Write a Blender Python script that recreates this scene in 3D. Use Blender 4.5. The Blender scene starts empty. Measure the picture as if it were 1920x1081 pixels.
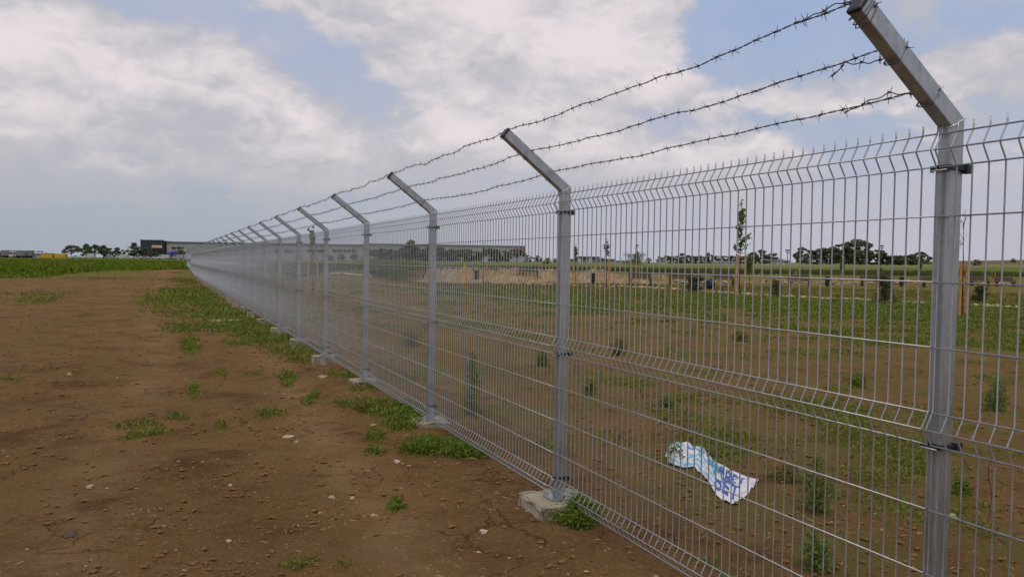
import bpy, bmesh, math, random
import numpy as np
from mathutils import Vector, Matrix
random.seed(7); RNG = np.random.RandomState(7)
S = bpy.context.scene; COL = S.collection
rad = math.radians

# ---------------------------------------------------------------- camera
CAM_H = 1.50
F_PX, PITCH, ROLL, YAW = 1451.8, 0.032455, 0.016118, 0.42226
cam_d = bpy.data.cameras.new('camera'); cam = bpy.data.objects.new('camera', cam_d); COL.objects.link(cam)
cam_d.sensor_width = 36; cam_d.lens = 36 * F_PX / 1920; cam_d.clip_start = 0.05; cam_d.clip_end = 6000
_cy, _sy, _cp, _sp = math.cos(YAW), math.sin(YAW), math.cos(PITCH), math.sin(PITCH)
FWD = np.array([_sy*_cp, _cy*_cp, -_sp]); RGT = np.array([_cy, -_sy, 0.0]); UPV = np.cross(RGT, FWD)
_cr, _sr = math.cos(ROLL), math.sin(ROLL)
r2 = RGT*_cr + UPV*_sr; u2 = -RGT*_sr + UPV*_cr
M = Matrix.Identity(4)
for i in range(3):
    M[i][0] = r2[i]; M[i][1] = u2[i]; M[i][2] = -FWD[i]
M[2][3] = CAM_H
cam.matrix_world = M
S.camera = cam

def ray(px, py):                      # direction of a line of sight, depth 1 along the optical axis
    return FWD + r2*(px-960)/F_PX - u2*(py-540.5)/F_PX

# ---------------------------------------------------------------- node helpers
class NT:
    def __init__(s, tree): s.t = tree; s.n = tree.nodes; s.l = tree.links
    def new(s, typ, **kw):
        nd = s.n.new(typ)
        for k, v in kw.items(): setattr(nd, k, v)
        return nd
    def put(s, sock, v):
        if hasattr(v, 'is_output') or isinstance(v, bpy.types.NodeSocket): s.l.new(v, sock)
        elif isinstance(v, (tuple, list)) and len(v) == 3 and sock.type == 'RGBA': sock.default_value = (*v, 1)
        else: sock.default_value = v
    def math(s, op, a, b=None, c=None, clamp=False):
        nd = s.new('ShaderNodeMath', operation=op, use_clamp=clamp); s.put(nd.inputs[0], a)
        if b is not None: s.put(nd.inputs[1], b)
        if c is not None: s.put(nd.inputs[2], c)
        return nd.outputs[0]
    def mix(s, f, a, b):
        nd = s.new('ShaderNodeMix', data_type='RGBA'); s.put(nd.inputs[0], f); s.put(nd.inputs[6], a); s.put(nd.inputs[7], b)
        return nd.outputs[2]
    def noise(s, vec, scale, detail=4, rough=.55, dist=0.0, col=False):
        nd = s.new('ShaderNodeTexNoise')
        if vec is not None: s.l.new(vec, nd.inputs['Vector'])
        nd.inputs['Scale'].default_value = scale; nd.inputs['Detail'].default_value = detail
        nd.inputs['Roughness'].default_value = rough; nd.inputs['Distortion'].default_value = dist
        return nd.outputs['Color' if col else 'Fac']
    def ramp(s, v, lo, hi):
        nd = s.new('ShaderNodeMapRange', interpolation_type='SMOOTHSTEP'); s.put(nd.inputs[0], v)
        nd.inputs[1].default_value = lo; nd.inputs[2].default_value = hi
        return nd.outputs[0]

# ---------------------------------------------------------------- sky and sun
world = bpy.data.worlds.new('World'); S.world = world; world.use_nodes = True
w = NT(world.node_tree); w.n.clear()
SUN_EL, SUN_AZ = rad(62), rad(215)
tc = w.new('ShaderNodeTexCoord').outputs['Generated']
sep = w.new('ShaderNodeSeparateXYZ'); w.l.new(tc, sep.inputs[0])
X_, Y_, Z_ = sep.outputs
az0 = w.math('ARCTAN2', X_, Y_); el0 = w.math('ARCSINE', Z_)
mp = w.new('ShaderNodeMapping'); w.l.new(tc, mp.inputs[0]); mp.inputs['Scale'].default_value = (1, 1, 1.65)
wv = mp.outputs[0]
warp = w.new('ShaderNodeSeparateColor'); w.l.new(w.noise(wv, 4.5, 3, .5, col=True), warp.inputs[0])
az = w.math('MULTIPLY_ADD', warp.outputs[0], .16, w.math('SUBTRACT', az0, .08))
el = w.math('MULTIPLY_ADD', warp.outputs[1], .10, w.math('SUBTRACT', el0, .05))
blobs = [(200,165,330,85,.40),(120,330,260,60,.15),(555,195,85,42,.40),(430,305,110,30,.40),(470,335,90,18,.3),(960,75,330,85,.62),(1130,60,140,100,.4),
         (820,30,150,40,.3),(650,265,90,24,.42),(900,255,90,40,.4),(1160,185,150,60,.3),(1440,185,100,34,.55),(1120,285,60,25,.3),(650,262,60,14,.25),(980,20,120,60,.25),(1750,130,120,38,.42),(1860,130,90,40,.2),
         (215,342,55,12,.3),(1330,310,180,30,.25),(1120,290,160,35,.3),(60,60,200,50,.3),
         (330,30,150,28,-.36),(520,60,130,48,-.42),(600,140,70,50,-.36),(60,250,80,14,.25),(300,260,110,14,.2),(240,395,90,10,.2),(720,330,70,14,.25),(1370,110,90,110,-.62),(1500,40,120,50,-.5),(1880,60,130,40,-.25),(700,180,70,60,-.35),
         (1250,240,60,40,-.3),(740,340,100,25,-.2),(1650,250,120,40,-.2)]
tot = None
for (bx, by, rx, ry, wt) in blobs:
    d = ray(bx, by); d = d/np.linalg.norm(d)
    a0, e0 = math.atan2(d[0], d[1]), math.asin(d[2])
    qa = w.math('MULTIPLY', w.math('SUBTRACT', az, a0), F_PX/rx); qe = w.math('MULTIPLY', w.math('SUBTRACT', el, e0), F_PX/ry)
    q = w.math('MULTIPLY_ADD', qa, qa, w.math('MULTIPLY', qe, qe))
    g = w.math('MULTIPLY', w.math('EXPONENT', w.math('MULTIPLY', q, -.8)), wt)
    tot = g if tot is None else w.math('ADD', tot, g)
fb = w.noise(wv, 4.2, 8, .56)
mp2 = w.new('ShaderNodeMapping'); w.l.new(tc, mp2.inputs[0]); mp2.inputs['Scale'].default_value = (1, 1, 1.65); mp2.inputs['Location'].default_value = (0, 0, .055)
fb2 = w.noise(mp2.outputs[0], 4.2, 5, .56)
def puff(off):
    m_ = w.new('ShaderNodeMapping'); w.l.new(tc, m_.inputs[0]); m_.inputs['Scale'].default_value = (1, 1, 1.9); m_.inputs['Location'].default_value = (0, 0, off)
    sc_ = w.new('ShaderNodeVectorMath', operation='SCALE'); sc_.inputs['Scale'].default_value = .22; w.l.new(w.noise(wv, 8, 4, .6, col=True), sc_.inputs[0])
    ad_ = w.new('ShaderNodeVectorMath', operation='ADD'); w.l.new(m_.outputs[0], ad_.inputs[0]); w.l.new(sc_.outputs[0], ad_.inputs[1])
    v_ = w.new('ShaderNodeTexVoronoi', feature='F1'); v_.inputs['Scale'].default_value = 6.5; v_.inputs['Detail'].default_value = 2; v_.inputs['Roughness'].default_value = .6
    v_.inputs['Lacunarity'].default_value = 2.2; v_.normalize = True; w.l.new(ad_.outputs[0], v_.inputs['Vector'])
    return w.math('SUBTRACT', 1.0, v_.outputs['Distance'])
pf, pf2 = puff(0.0), puff(.030)
dens = w.math('ADD', w.math('ADD', w.math('MULTIPLY_ADD', fb, 1.1, -.40), w.math('MULTIPLY_ADD', pf, 1.5, -1.02)), tot)
cover = w.ramp(dens, .0, .38)
relief = w.math('ADD', w.math('SUBTRACT', fb, fb2), w.math('MULTIPLY', w.math('SUBTRACT', pf, pf2), .8))
lit = w.math('ADD', w.math('MULTIPLY', relief, 2.2), w.math('MULTIPLY_ADD', w.noise(wv, 6.0, 4, .5), 1.2, -.24))
lit = w.math('MULTIPLY', w.math('MULTIPLY_ADD', w.math('SUBTRACT', tot, .25), .55, lit), w.ramp(el0, .02, .16), clamp=True)
lit = w.ramp(lit, .0, .95)
# thin high veil over pale blue
veil = w.ramp(w.noise(wv, 2.2, 5, .6), .30, .62)
blue = w.mix(w.ramp(el0, .0, .42), (.40, .45, .53), (.305, .42, .665))
base = w.mix(w.math('MULTIPLY', veil, .75), blue, (.50, .495, .585))
cloudc = w.mix(lit, (.49, .485, .525), (.82, .735, .74))
cc = w.mix(w.math('MULTIPLY', cover, w.math('MULTIPLY_ADD', w.ramp(el0, .0, .10), .75, .2)), base, cloudc)
lowc = w.mix(w.ramp(az0, .0, .75), (.355, .395, .455), (.54, .515, .60))
hz = w.math('SUBTRACT', 1.0, w.ramp(el0, -.03, .17))
cc = w.mix(w.math('MULTIPLY', hz, .72), cc, lowc)
skyt = w.new('ShaderNodeTexSky', sky_type='NISHITA', sun_disc=False)
skyt.sun_elevation = SUN_EL; skyt.sun_rotation = SUN_AZ; skyt.air_density = 1; skyt.dust_density = 3
b1 = w.new('ShaderNodeBackground'); w.l.new(skyt.outputs[0], b1.inputs[0]); b1.inputs[1].default_value = .06
b2 = w.new('ShaderNodeBackground'); w.l.new(cc, b2.inputs[0]); b2.inputs[1].default_value = 1.0
mxs = w.new('ShaderNodeMixShader'); mxs.inputs[0].default_value = .9
w.l.new(b1.outputs[0], mxs.inputs[1]); w.l.new(b2.outputs[0], mxs.inputs[2])
wo = w.new('ShaderNodeOutputWorld'); w.l.new(mxs.outputs[0], wo.inputs[0])

sd = bpy.data.lights.new('sun', 'SUN'); sun = bpy.data.objects.new('sun', sd); COL.objects.link(sun)
sd.energy = 1.15; sd.angle = rad(25); sd.color = (1, .88, .70)
sdir = Vector((math.sin(SUN_AZ)*math.cos(SUN_EL), math.cos(SUN_AZ)*math.cos(SUN_EL), math.sin(SUN_EL)))
sun.rotation_euler = sdir.to_track_quat('Z', 'Y').to_euler()
vs = S.view_settings; vs.view_transform = 'Standard'; vs.look = 'None'; vs.exposure = 0.12; vs.gamma = 1; vs.use_curve_mapping = False
S.cycles.max_bounces = 5; S.cycles.diffuse_bounces = 2; S.cycles.glossy_bounces = 2; S.cycles.transparent_max_bounces = 4

# ---------------------------------------------------------------- object helpers
def tag(o, label=None, cat=None, group=None, kind=None):
    if label: o['label'] = label
    if cat: o['category'] = cat
    if group: o['group'] = group
    if kind: o['kind'] = kind
    return o
def empty(name, loc=(0, 0, 0), rz=0, parent=None):
    o = bpy.data.objects.new(name, None); COL.objects.link(o); o.location = loc; o.rotation_euler = (0, 0, rz)
    o.empty_display_size = .1; o.parent = parent
    return o
def link(name, me, parent=None, loc=(0, 0, 0), rot=(0, 0, 0)):
    o = bpy.data.objects.new(name, me); COL.objects.link(o); o.parent = parent; o.location = loc; o.rotation_euler = rot
    return o
def copy_tree(o, parent=None):
    c = o.copy(); COL.objects.link(c); c.parent = parent
    for ch in list(o.children): copy_tree(ch, c)
    return c
class MB:
    """collects vertices and polygons, then links them as one mesh"""
    def __init__(s): s.V = []; s.F = []; s.n = 0
    def add(s, v, f):
        v = np.asarray(v, float); f = np.asarray(f, int)
        s.V.append(v); s.F.append(f + s.n); s.n += len(v); return s
    def box(s, c, d, rz=0.0, rx=0.0, ry=0.0, taper=1.0):
        c = np.array(c, float); d = np.array(d, float)/2
        v = np.array([[x, y, z] for z in (-1, 1) for y in (-1, 1) for x in (-1, 1)], float)
        v[4:, :2] *= taper
        v *= d
        if rx or ry or rz:
            R = np.array(Matrix.Rotation(rz, 3, 'Z') @ Matrix.Rotation(ry, 3, 'Y') @ Matrix.Rotation(rx, 3, 'X')); v = v @ R.T
        return s.add(v + c, [[0, 2, 3, 1], [4, 5, 7, 6], [0, 1, 5, 4], [2, 6, 7, 3], [0, 4, 6, 2], [1, 3, 7, 5]])
    def tube(s, pts, r, k=6, cap=True):
        P = np.asarray(pts, float); n = len(P); R = np.full(n, r, float) if np.isscalar(r) else np.asarray(r, float)
        T = np.gradient(P, axis=0); T /= np.linalg.norm(T, axis=1)[:, None] + 1e-12
        a = np.array([0, 0, 1.0]) if abs(T[0][2]) < .8 else np.array([1.0, 0, 0])
        U = np.zeros_like(P); u = np.cross(T[0], a); u /= np.linalg.norm(u)
        for i in range(n):
            u = u - T[i]*(u @ T[i]); u /= np.linalg.norm(u); U[i] = u
        W = np.cross(T, U); th = np.arange(k)*2*np.pi/k + (np.pi/4 if k == 4 else 0)
        V = P[:, None] + R[:, None, None]*(np.cos(th)[None, :, None]*U[:, None] + np.sin(th)[None, :, None]*W[:, None])
        i = np.arange(n-1)[:, None]*k; j = np.arange(k)[None]; j2 = (j+1) % k
        F = np.stack([i+j, i+j2, i+k+j2, i+k+j], -1).reshape(-1, 4)
        s.add(V.reshape(-1, 3), F)
        if cap and k == 4:
            s.F.append(np.array([[3, 2, 1, 0]]) + s.n - n*k); s.F.append(np.array([[0, 1, 2, 3]]) + s.n - k)
        elif cap and k > 4:
            for q, o in ((0, 1), (n-1, 0)):
                b = s.n - n*k + q*k if q == 0 else s.n - k
                idx = np.arange(k) + b
                if o: idx = idx[::-1]
                s.F.append(np.array([idx]))
        return s
    def quads(s, C, size, rng, flat=0.0, aspect=1.0):
        """scattered leaf-sized quads"""
        n = len(C); a = rng.normal(size=(n, 3)); a[:, 2] *= (1-flat); a /= np.linalg.norm(a, axis=1)[:, None]
        b = rng.normal(size=(n, 3)); b -= a*(a*b).sum(1)[:, None]; b /= np.linalg.norm(b, axis=1)[:, None]
        sz = (np.asarray(size)*(.6+.8*rng.rand(n)))[:, None]*.5
        V = np.stack([C - a*sz, C + b*sz*aspect*.6, C + a*sz, C - b*sz*aspect*.6], 1).reshape(-1, 3)
        return s.add(V, np.arange(4*n).reshape(-1, 4))
    def mesh(s, name, m=None, smooth=False):
        V = np.concatenate(s.V); me = bpy.data.meshes.new(name)
        loops = np.concatenate([f.ravel() for f in s.F]); cnt = np.concatenate([np.full(len(f), f.shape[1]) for f in s.F])
        me.vertices.add(len(V)); me.vertices.foreach_set('co', V.ravel().astype(np.float32))
        me.loops.add(len(loops)); me.loops.foreach_set('vertex_index', loops.astype(np.int32))
        me.polygons.add(len(cnt)); st = np.concatenate([[0], np.cumsum(cnt)[:-1]])
        me.polygons.foreach_set('loop_start', st.astype(np.int32)); me.polygons.foreach_set('loop_total', cnt.astype(np.int32))
        me.polygons.foreach_set('use_smooth', np.full(len(cnt), smooth)); me.update(calc_edges=True); me.validate()
        if m: me.materials.append(m)
        return me
    def build(s, name, m, parent=None, loc=(0, 0, 0), rot=(0, 0, 0), smooth=False):
        return link(name, s.mesh(name, m, smooth), parent, loc, rot)

def mat(name, c, rough=.8, metal=0.0, c2=None, scale=6, bump=0.0, bscale=40, spec=.4, dark=None, trans=0.0, obj=True):
    m = bpy.data.materials.new(name); m.use_nodes = True; t = NT(m.node_tree); b = t.n['Principled BSDF']
    vec = t.new('ShaderNodeTexCoord').outputs['Object']
    col = (*c, 1)
    b.inputs['Roughness'].default_value = rough; b.inputs['Metallic'].default_value = metal
    b.inputs['Specular IOR Level'].default_value = spec
    if c2 is not None:
        f = t.ramp(t.noise(vec, scale, 5, .6), .32, .68); o = t.mix(f, c, c2)
        oi = t.new('ShaderNodeObjectInfo'); o = t.mix(t.math('MULTIPLY', oi.outputs['Random'], .25), o, tuple(.7*v for v in c2))
        t.l.new(o, b.inputs['Base Color'])
        rr = t.math('MULTIPLY_ADD', f, .18, rough-.09); t.l.new(rr, b.inputs['Roughness'])
    else: b.inputs['Base Color'].default_value = col
    if bump:
        bn = t.new('ShaderNodeBump'); bn.inputs['Strength'].default_value = bump; bn.inputs['Distance'].default_value = .01
        t.l.new(t.noise(vec, bscale, 5, .6), bn.inputs['Height']); t.l.new(bn.outputs[0], b.inputs['Normal'])
    return m
def leafmat(name, c, c2, scale=3.0, trans=.25):
    m = bpy.data.materials.new(name); m.use_nodes = True; t = NT(m.node_tree); b = t.n['Principled BSDF']
    g = t.new('ShaderNodeNewGeometry'); f = t.ramp(t.noise(g.outputs['Position'], scale, 3, .6), .35, .65)
    rnd = g.outputs['Random Per Island']
    col = t.mix(f, c, c2); col = t.mix(t.math('MULTIPLY', rnd, .45), col, tuple(1.7*v for v in c2))
    t.l.new(col, b.inputs['Base Color']); b.inputs['Roughness'].default_value = .75; b.inputs['Specular IOR Level'].default_value = .25
    tr = t.new('ShaderNodeBsdfTranslucent'); t.l.new(col, tr.inputs[0]); mx = t.new('ShaderNodeMixShader'); mx.inputs[0].default_value = trans
    t.l.new(b.outputs[0], mx.inputs[1]); t.l.new(tr.outputs[0], mx.inputs[2]); t.l.new(mx.outputs[0], t.n['Material Output'].inputs[0])
    return m

# ---------------------------------------------------------------- terrain shape
def sst(a, b, x):
    t = np.clip((x-a)/(b-a), 0, 1); return t*t*(3-2*t)
def vnoise(x, y, seed=0):
    xi = np.floor(x).astype(np.int64); yi = np.floor(y).astype(np.int64); fx = x-xi; fy = y-yi
    fx = fx*fx*(3-2*fx); fy = fy*fy*(3-2*fy)
    def h(a, b):
        k = (a*374761393 + b*668265263 + seed*974634777) & 0xffffffff
        k = ((k ^ (k >> 13))*1274126177) & 0xffffffff
        return ((k ^ (k >> 16)) & 0xffff)/65535.0
    return (h(xi, yi)*(1-fx)+h(xi+1, yi)*fx)*(1-fy)+(h(xi, yi+1)*(1-fx)+h(xi+1, yi+1)*fx)*fy
def fbm(x, y, oct=4, seed=0, g=.5):
    s = 0; a = 1; n = 0
    for i in range(oct):
        s = s+a*vnoise(x*2**i+17.3*i, y*2**i-9.1*i, seed+i); n += a; a *= g
    return s/n
def macro(x, y):
    r = np.sqrt(x*x+y*y)
    z = .42*sst(60, 74, y)*(1-sst(8, 13, x)) + .85*sst(55.5, 60.5, y)*sst(8, 14, x)
    far = .9+.0085*np.clip(x, -220, 420)
    t = sst(75, 300, r)*sst(0, 60, y+.3*x)
    z = z*(1-t)+far*t
    z = z+7.2*np.exp(-((x-660)/175)**2-((y-330)/190)**2)
    z = z+.05*(fbm(x*.35, y*.35, 3, 3)-.5)*(1-sst(60, 100, r))
    return z
FX = 2.19                               # line of the fence posts
def surf(x, y):
    x = np.asarray(x, float); y = np.asarray(y, float)
    z = macro(x, y)
    r = np.sqrt(x*x+y*y); near = 1-sst(18, 45, r)
    clod = fbm(x*7, y*7, 4, 11, .6)
    cl = np.clip(fbm(x*.9, y*.9, 3, 21)*2.6-.8, .12, 1)
    z = z+near*(.075*(clod-.5)*cl + .035*(fbm(x*2.1, y*2.1, 3, 31)-.5))
    for n_ in (3, 4): z = z+.055*np.exp(-((x-2.1)/.55)**2-((y-(1.63+2.5*(n_-1)))/.5)**2)
    z = z-.07*sst(10.2, 12.5, y)*(1-sst(60, 70, y))*np.exp(-((x-1.75)/.7)**2)
    # shallow wheel rut left of the fence
    z = z-.02*near*np.exp(-((x-.35-.1*np.sin(y*.5))/.22)**2)-.018*near*np.exp(-((x+1.3-.1*np.sin(y*.4))/.2)**2)
    return z
def zs(x, y): return float(surf(np.array([x]), np.array([y]))[0])
def G(px, py):                          # where a line of sight meets the ground
    d = ray(px, py); lo, hi = 1.0, 900.0
    P0 = np.array([0, 0, CAM_H])
    ts = np.concatenate([np.linspace(1.5, 60, 400), np.linspace(60.2, 900, 1500)])
    Q = P0+ts[:, None]*d; below = Q[:, 2] < macro(Q[:, 0], Q[:, 1])
    i = int(np.argmax(below)) if below.any() else len(ts)-1
    q = Q[i]; return float(q[0]), float(q[1])
def at(px, depth):
    d = ray(px, 540.5-(px-960)*0); q = d*depth; return float(q[0]), float(q[1])

# green cover on the bare soil, as patches lying in the place
PATCH = [(335,560,55,16,.8),(330,585,60,10,.6),(352,612,40,10,.8),(357,645,14,16,1.0),(365,545,60,9,.8),(425,590,60,12,.95),(470,612,55,11,1.0),(510,628,50,10,1.0),(560,650,38,10,1.0),
  (570,662,28,9,1.1),(645,707,26,7,1.0),(540,706,14,9,1.0),(540,720,12,8,.8),(690,757,50,9,1.0),(740,775,60,16,1.25),(770,800,45,13,1.2),(830,845,55,13,1.3),(875,858,38,9,1.1),
  (75,562,30,6,.6),(115,558,20,5,.5),(180,514,60,6,1.1),(60,552,70,5,.4),(250,800,36,9,.9),(270,818,40,8,.7),(330,785,20,4,.8),(485,780,40,8,.7),(413,803,12,9,.9),(365,730,10,14,.9),
  (22,716,14,3,1.2),(20,735,10,3,.5),(590,745,10,7,.9),(703,832,14,14,.9),(745,945,10,9,1.0),(508,898,12,6,.8),(560,1072,40,10,.9),(650,1075,25,9,.8),(1070,965,42,20,1.3),(1030,955,15,12,.8),
  (250,995,6,4,1.0),(480,700,22,6,.6),(410,700,15,8,.6),(680,735,30,6,.6),(300,575,30,8,.6),(390,570,30,8,.9),(350,524,30,8,1.0),(345,508,15,5,1.2),(450,640,30,6,.5),(580,752,14,8,.7),(765,890,10,10,.5)]
PW = []
for (px, py, rx, ry, s) in PATCH:
    x, y = G(px, py); D = math.hypot(x, y); PW.append((x, y, rx*D/F_PX*1.05, min(max(ry*D*D/(F_PX*CAM_H), rx*D/F_PX*.5), 6.0), math.atan2(x, y), s))
def greenness(x, y):
    g = np.zeros_like(x)
    for (cx, cy, a, b, th, s) in PW:
        dx, dy = x-cx, y-cy
        u = (dx*math.cos(th)-dy*math.sin(th))/a; v = (dx*math.sin(th)+dy*math.cos(th))/b
        g = np.maximum(g, s*np.exp(-.7*(u*u+v*v)))
    left = (x < FX+.25)
    n = fbm(x*1.7, y*1.7, 4, 41); n2 = fbm(x*.35, y*.35, 3, 43)
    gl = np.where(g > .05, g*(2.6*fbm(x*3.1, y*3.1, 4, 45)-.35), 0)
    gl = gl+.38*np.exp(-((x-1.6)/.55)**2)*sst(11, 16, y)*(.2+1.5*n)
    gl = gl+.3*sst(24, 50, y)*sst(.45, .7, n)*(x > -9)
    gr = sst(.46, .72, n*.6+n2*.4+.12*sst(6, 30, x+y*.3)-.01)*.6 + (.42*sst(15, 27, x)+.2*sst(28, 40, x))*sst(.3, .62, n*.7+n2*.3) + .12*sst(.35, .6, n2*.5+n*.5) + .55*sst(7, 20, x)*sst(.32, .6, n)
    out = np.where(left, gl, gr)
    return np.clip(out, 0, 1.2)
def field_edge(x): return 53+25*sst(-16, 4, x)+1.5*np.sin(x*.9)
def zones(x, y):
    green = greenness(x, y)
    dry = sst(51.5, 54.5, y+1.2*np.sin(x*.35)+2.5*(fbm(x*.3, y*.3, 2, 54)-.5))*(1-sst(58.8, 60.5, y))*sst(15, 20, x)*(1-.78*sst(31, 41, x))*(1-.75*sst(62, 78, x))
    dry = dry*np.clip(.1+1.6*fbm(x*.5, y*.8, 3, 51), 0, 1)
    fl = sst(-.8, .8, y-field_edge(x))*(x < 8)
    fr = sst(60, 63, y)*(x >= 8)
    # hill: ploughed brown beyond the green fields
    hb = np.clip(sst(1.2, 2.0, 7.2*np.exp(-((x-660)/175)**2-((y-330)/190)**2)), 0, 1)
    field = np.clip(fl+fr, 0, 1)
    return np.clip(green*(1-field), 0, 1), np.clip(dry, 0, 1), field*(1-hb*.9)

# ---------------------------------------------------------------- ground sheet
def axis(lo, hi, step, g, far):
    a = list(np.arange(lo, hi, step)); s = step; v = a[-1]
    while v < far: s *= g; v += s; a.append(v)
    s = step; v = a[0]; b = []
    while v > -far: s *= g; v -= s; b.append(v)
    return np.array(b[::-1]+a)
gx = axis(-4.6, 8.2, .03, 1.075, 3500); gy = axis(2.6, 13, .03, 1.065, 3500)
XX, YY = np.meshgrid(gx, gy); ZZ = surf(XX, YY)
nx, ny = len(gx), len(gy)
idx = np.arange(nx*ny).reshape(ny, nx)
FQ = np.stack([idx[:-1, :-1], idx[:-1, 1:], idx[1:, 1:], idx[1:, :-1]], -1).reshape(-1, 4)
mb = MB(); mb.add(np.stack([XX, YY, ZZ], -1).reshape(-1, 3), FQ)

m = bpy.data.materials.new('soil_and_grass'); m.use_nodes = True; t = NT(m.node_tree); b = t.n['Principled BSDF']
pos = t.new('ShaderNodeNewGeometry').outputs['Position']
att = t.new('ShaderNodeAttribute', attribute_name='cover'); sc = t.new('ShaderNodeSeparateColor'); t.l.new(att.outputs['Color'], sc.inputs[0])
big = t.ramp(t.noise(pos, .55, 4, .6), .35, .68); mid = t.ramp(t.noise(pos, 3.2, 6, .65), .3, .7); fine = t.noise(pos, 45, 6, .7)
soil = t.mix(big, (.340, .184, .074), (.262, .152, .056))
soil = t.mix(t.math('MULTIPLY', mid, .6), soil, (.375, .232, .098))
soil = t.mix(t.math('MULTIPLY', t.ramp(t.noise(pos, .33, 5, .65), .46, .66), .5), soil, (.225, .160, .058))
soil = t.mix(t.ramp(t.noise(pos, 1.3, 5, .7, .6), .50, .68), soil, (.190, .092, .038))
soil = t.mix(t.math('MULTIPLY', t.ramp(fine, .40, .62), .55), t.mix(.5, soil, (.05, .028, .015)), soil)
spx = t.new('ShaderNodeSeparateXYZ'); t.l.new(pos, spx.inputs[0])
trk = t.math('ADD', spx.outputs[0], t.math('MULTIPLY', t.math('SINE', t.math('MULTIPLY', spx.outputs[1], .35)), .18))
def band(c0, wd): return t.math('EXPONENT', t.math('MULTIPLY', t.math('POWER', t.math('DIVIDE', t.math('SUBTRACT', trk, c0), wd), 2.0), -1.0))
tr_ = t.math('MULTIPLY', t.math('ADD', band(1.35, .22), t.math('MULTIPLY', band(-.25, .25), .7)), t.ramp(t.noise(pos, 2.2, 5, .6), .34, .62))
soil = t.mix(t.math('MULTIPLY', tr_, .42), soil, (.40, .255, .135))
soil = t.mix(t.math('MULTIPLY', t.ramp(t.noise(pos, 2.4, 7, .75, .8), .56, .66), .40), soil, (.150, .072, .036))
right = t.ramp(spx.outputs[0], 2.2, 3.4)
soil = t.mix(t.math('MULTIPLY', t.math('MULTIPLY', right, t.ramp(t.noise(pos, 1.1, 6, .7), .40, .58)), .62), soil, (.165, .150, .045))
# shrinkage cracks between plates of dried mud
vo = t.new('ShaderNodeTexVoronoi', feature='DISTANCE_TO_EDGE'); vo.inputs['Scale'].default_value = 2.3
wn = t.new('ShaderNodeVectorMath', operation='ADD'); wsc = t.new('ShaderNodeVectorMath', operation='SCALE'); wsc.inputs['Scale'].default_value = .35
t.l.new(t.noise(pos, 4, 4, .6, col=True), wsc.inputs[0]); t.l.new(wsc.outputs[0], wn.inputs[0]); t.l.new(pos, wn.inputs[1]); t.l.new(wn.outputs[0], vo.inputs['Vector'])
crack = t.math('SUBTRACT', 1.0, t.ramp(vo.outputs['Distance'], .0, .022))
crack = t.math('MULTIPLY', crack, t.ramp(t.noise(pos, .8, 2, .5), .50, .60))
soil = t.mix(t.math('MULTIPLY', crack, .5), soil, (.05, .032, .022))  # darker crack colour paints in the shade inside the gaps, alongside the bump
# pale grit
vg = t.new('ShaderNodeTexVoronoi'); vg.inputs['Scale'].default_value = 24; t.l.new(pos, vg.inputs['Vector'])
vgs = t.new('ShaderNodeSeparateColor'); t.l.new(vg.outputs['Color'], vgs.inputs[0])
grit = t.math('MULTIPLY', t.math('SUBTRACT', 1.0, t.ramp(vg.outputs['Distance'], .10, .2)), t.ramp(vgs.outputs[0], .90, .93))
soil = t.mix(grit, soil, (.42, .33, .21))
gcol = t.mix(t.ramp(t.noise(pos, 6, 5, .7), .35, .65), (.125, .118, .020), (.190, .165, .036))
gf = t.ramp(t.math('ADD', sc.outputs[0], t.math('MULTIPLY_ADD', t.noise(pos, 9, 5, .7), .7, -.35)), .25, .85)
col = t.mix(t.math('MULTIPLY', gf, .8), soil, gcol)
dryc = t.mix(t.ramp(t.noise(pos, 2.5, 6, .7), .35, .65), (.24, .155, .08), (.46, .33, .18))
col = t.mix(sc.outputs[1], col, dryc)
sp = t.new('ShaderNodeSeparateXYZ'); t.l.new(pos, sp.inputs[0])
fieldc = t.mix(t.ramp(t.noise(pos, .05, 5, .6), .3, .7), (.100, .125, .018), (.145, .165, .030))
fieldc = t.mix(t.math('MULTIPLY', t.math('MULTIPLY', t.ramp(sp.outputs[0], 40, 160), t.ramp(sp.outputs[1], 100, 200)), .85), fieldc, (.22, .215, .095))
fieldc = t.mix(t.math('MULTIPLY', t.ramp(sp.outputs[0], 20, 60), t.math('SUBTRACT', 1.0, t.ramp(sp.outputs[1], 72, 95))), fieldc, (.075, .095, .034))
ploughed = (.165, .115, .065)
col = t.mix(sc.outputs[2], col, fieldc)
hillmask = t.math('MULTIPLY', t.ramp(sp.outputs[2], 4.6, 5.4), t.ramp(sp.outputs[0], 200, 300)); col = t.mix(hillmask, col, ploughed)
t.l.new(col, b.inputs['Base Color']); b.inputs['Roughness'].default_value = 1.0; b.inputs['Specular IOR Level'].default_value = .06
hgt = t.math('ADD', t.math('MULTIPLY', t.noise(pos, 22, 8, .72), .05), t.math('MULTIPLY', crack, -.03))
hgt = t.math('ADD', hgt, t.math('MULTIPLY', grit, .008)); hgt = t.math('ADD', hgt, t.math('MULTIPLY', t.noise(pos, 75, 5, .7), .016))
bn = t.new('ShaderNodeBump'); bn.inputs['Strength'].default_value = .9; bn.inputs['Distance'].default_value = 1.0
t.l.new(hgt, bn.inputs['Height']); t.l.new(bn.outputs[0], b.inputs['Normal'])
M_SOIL = m
gme = mb.mesh('ground', m, True)
gz, dz, fz = zones(XX, YY)
ca = gme.color_attributes.new('cover', 'FLOAT_COLOR', 'POINT')
cd = np.ones((nx*ny, 4), np.float32); cd[:, 0] = gz.ravel(); cd[:, 1] = dz.ravel(); cd[:, 2] = fz.ravel()
ca.data.foreach_set('color', cd.ravel())
ground = link('ground', gme); tag(ground, kind='structure')

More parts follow.
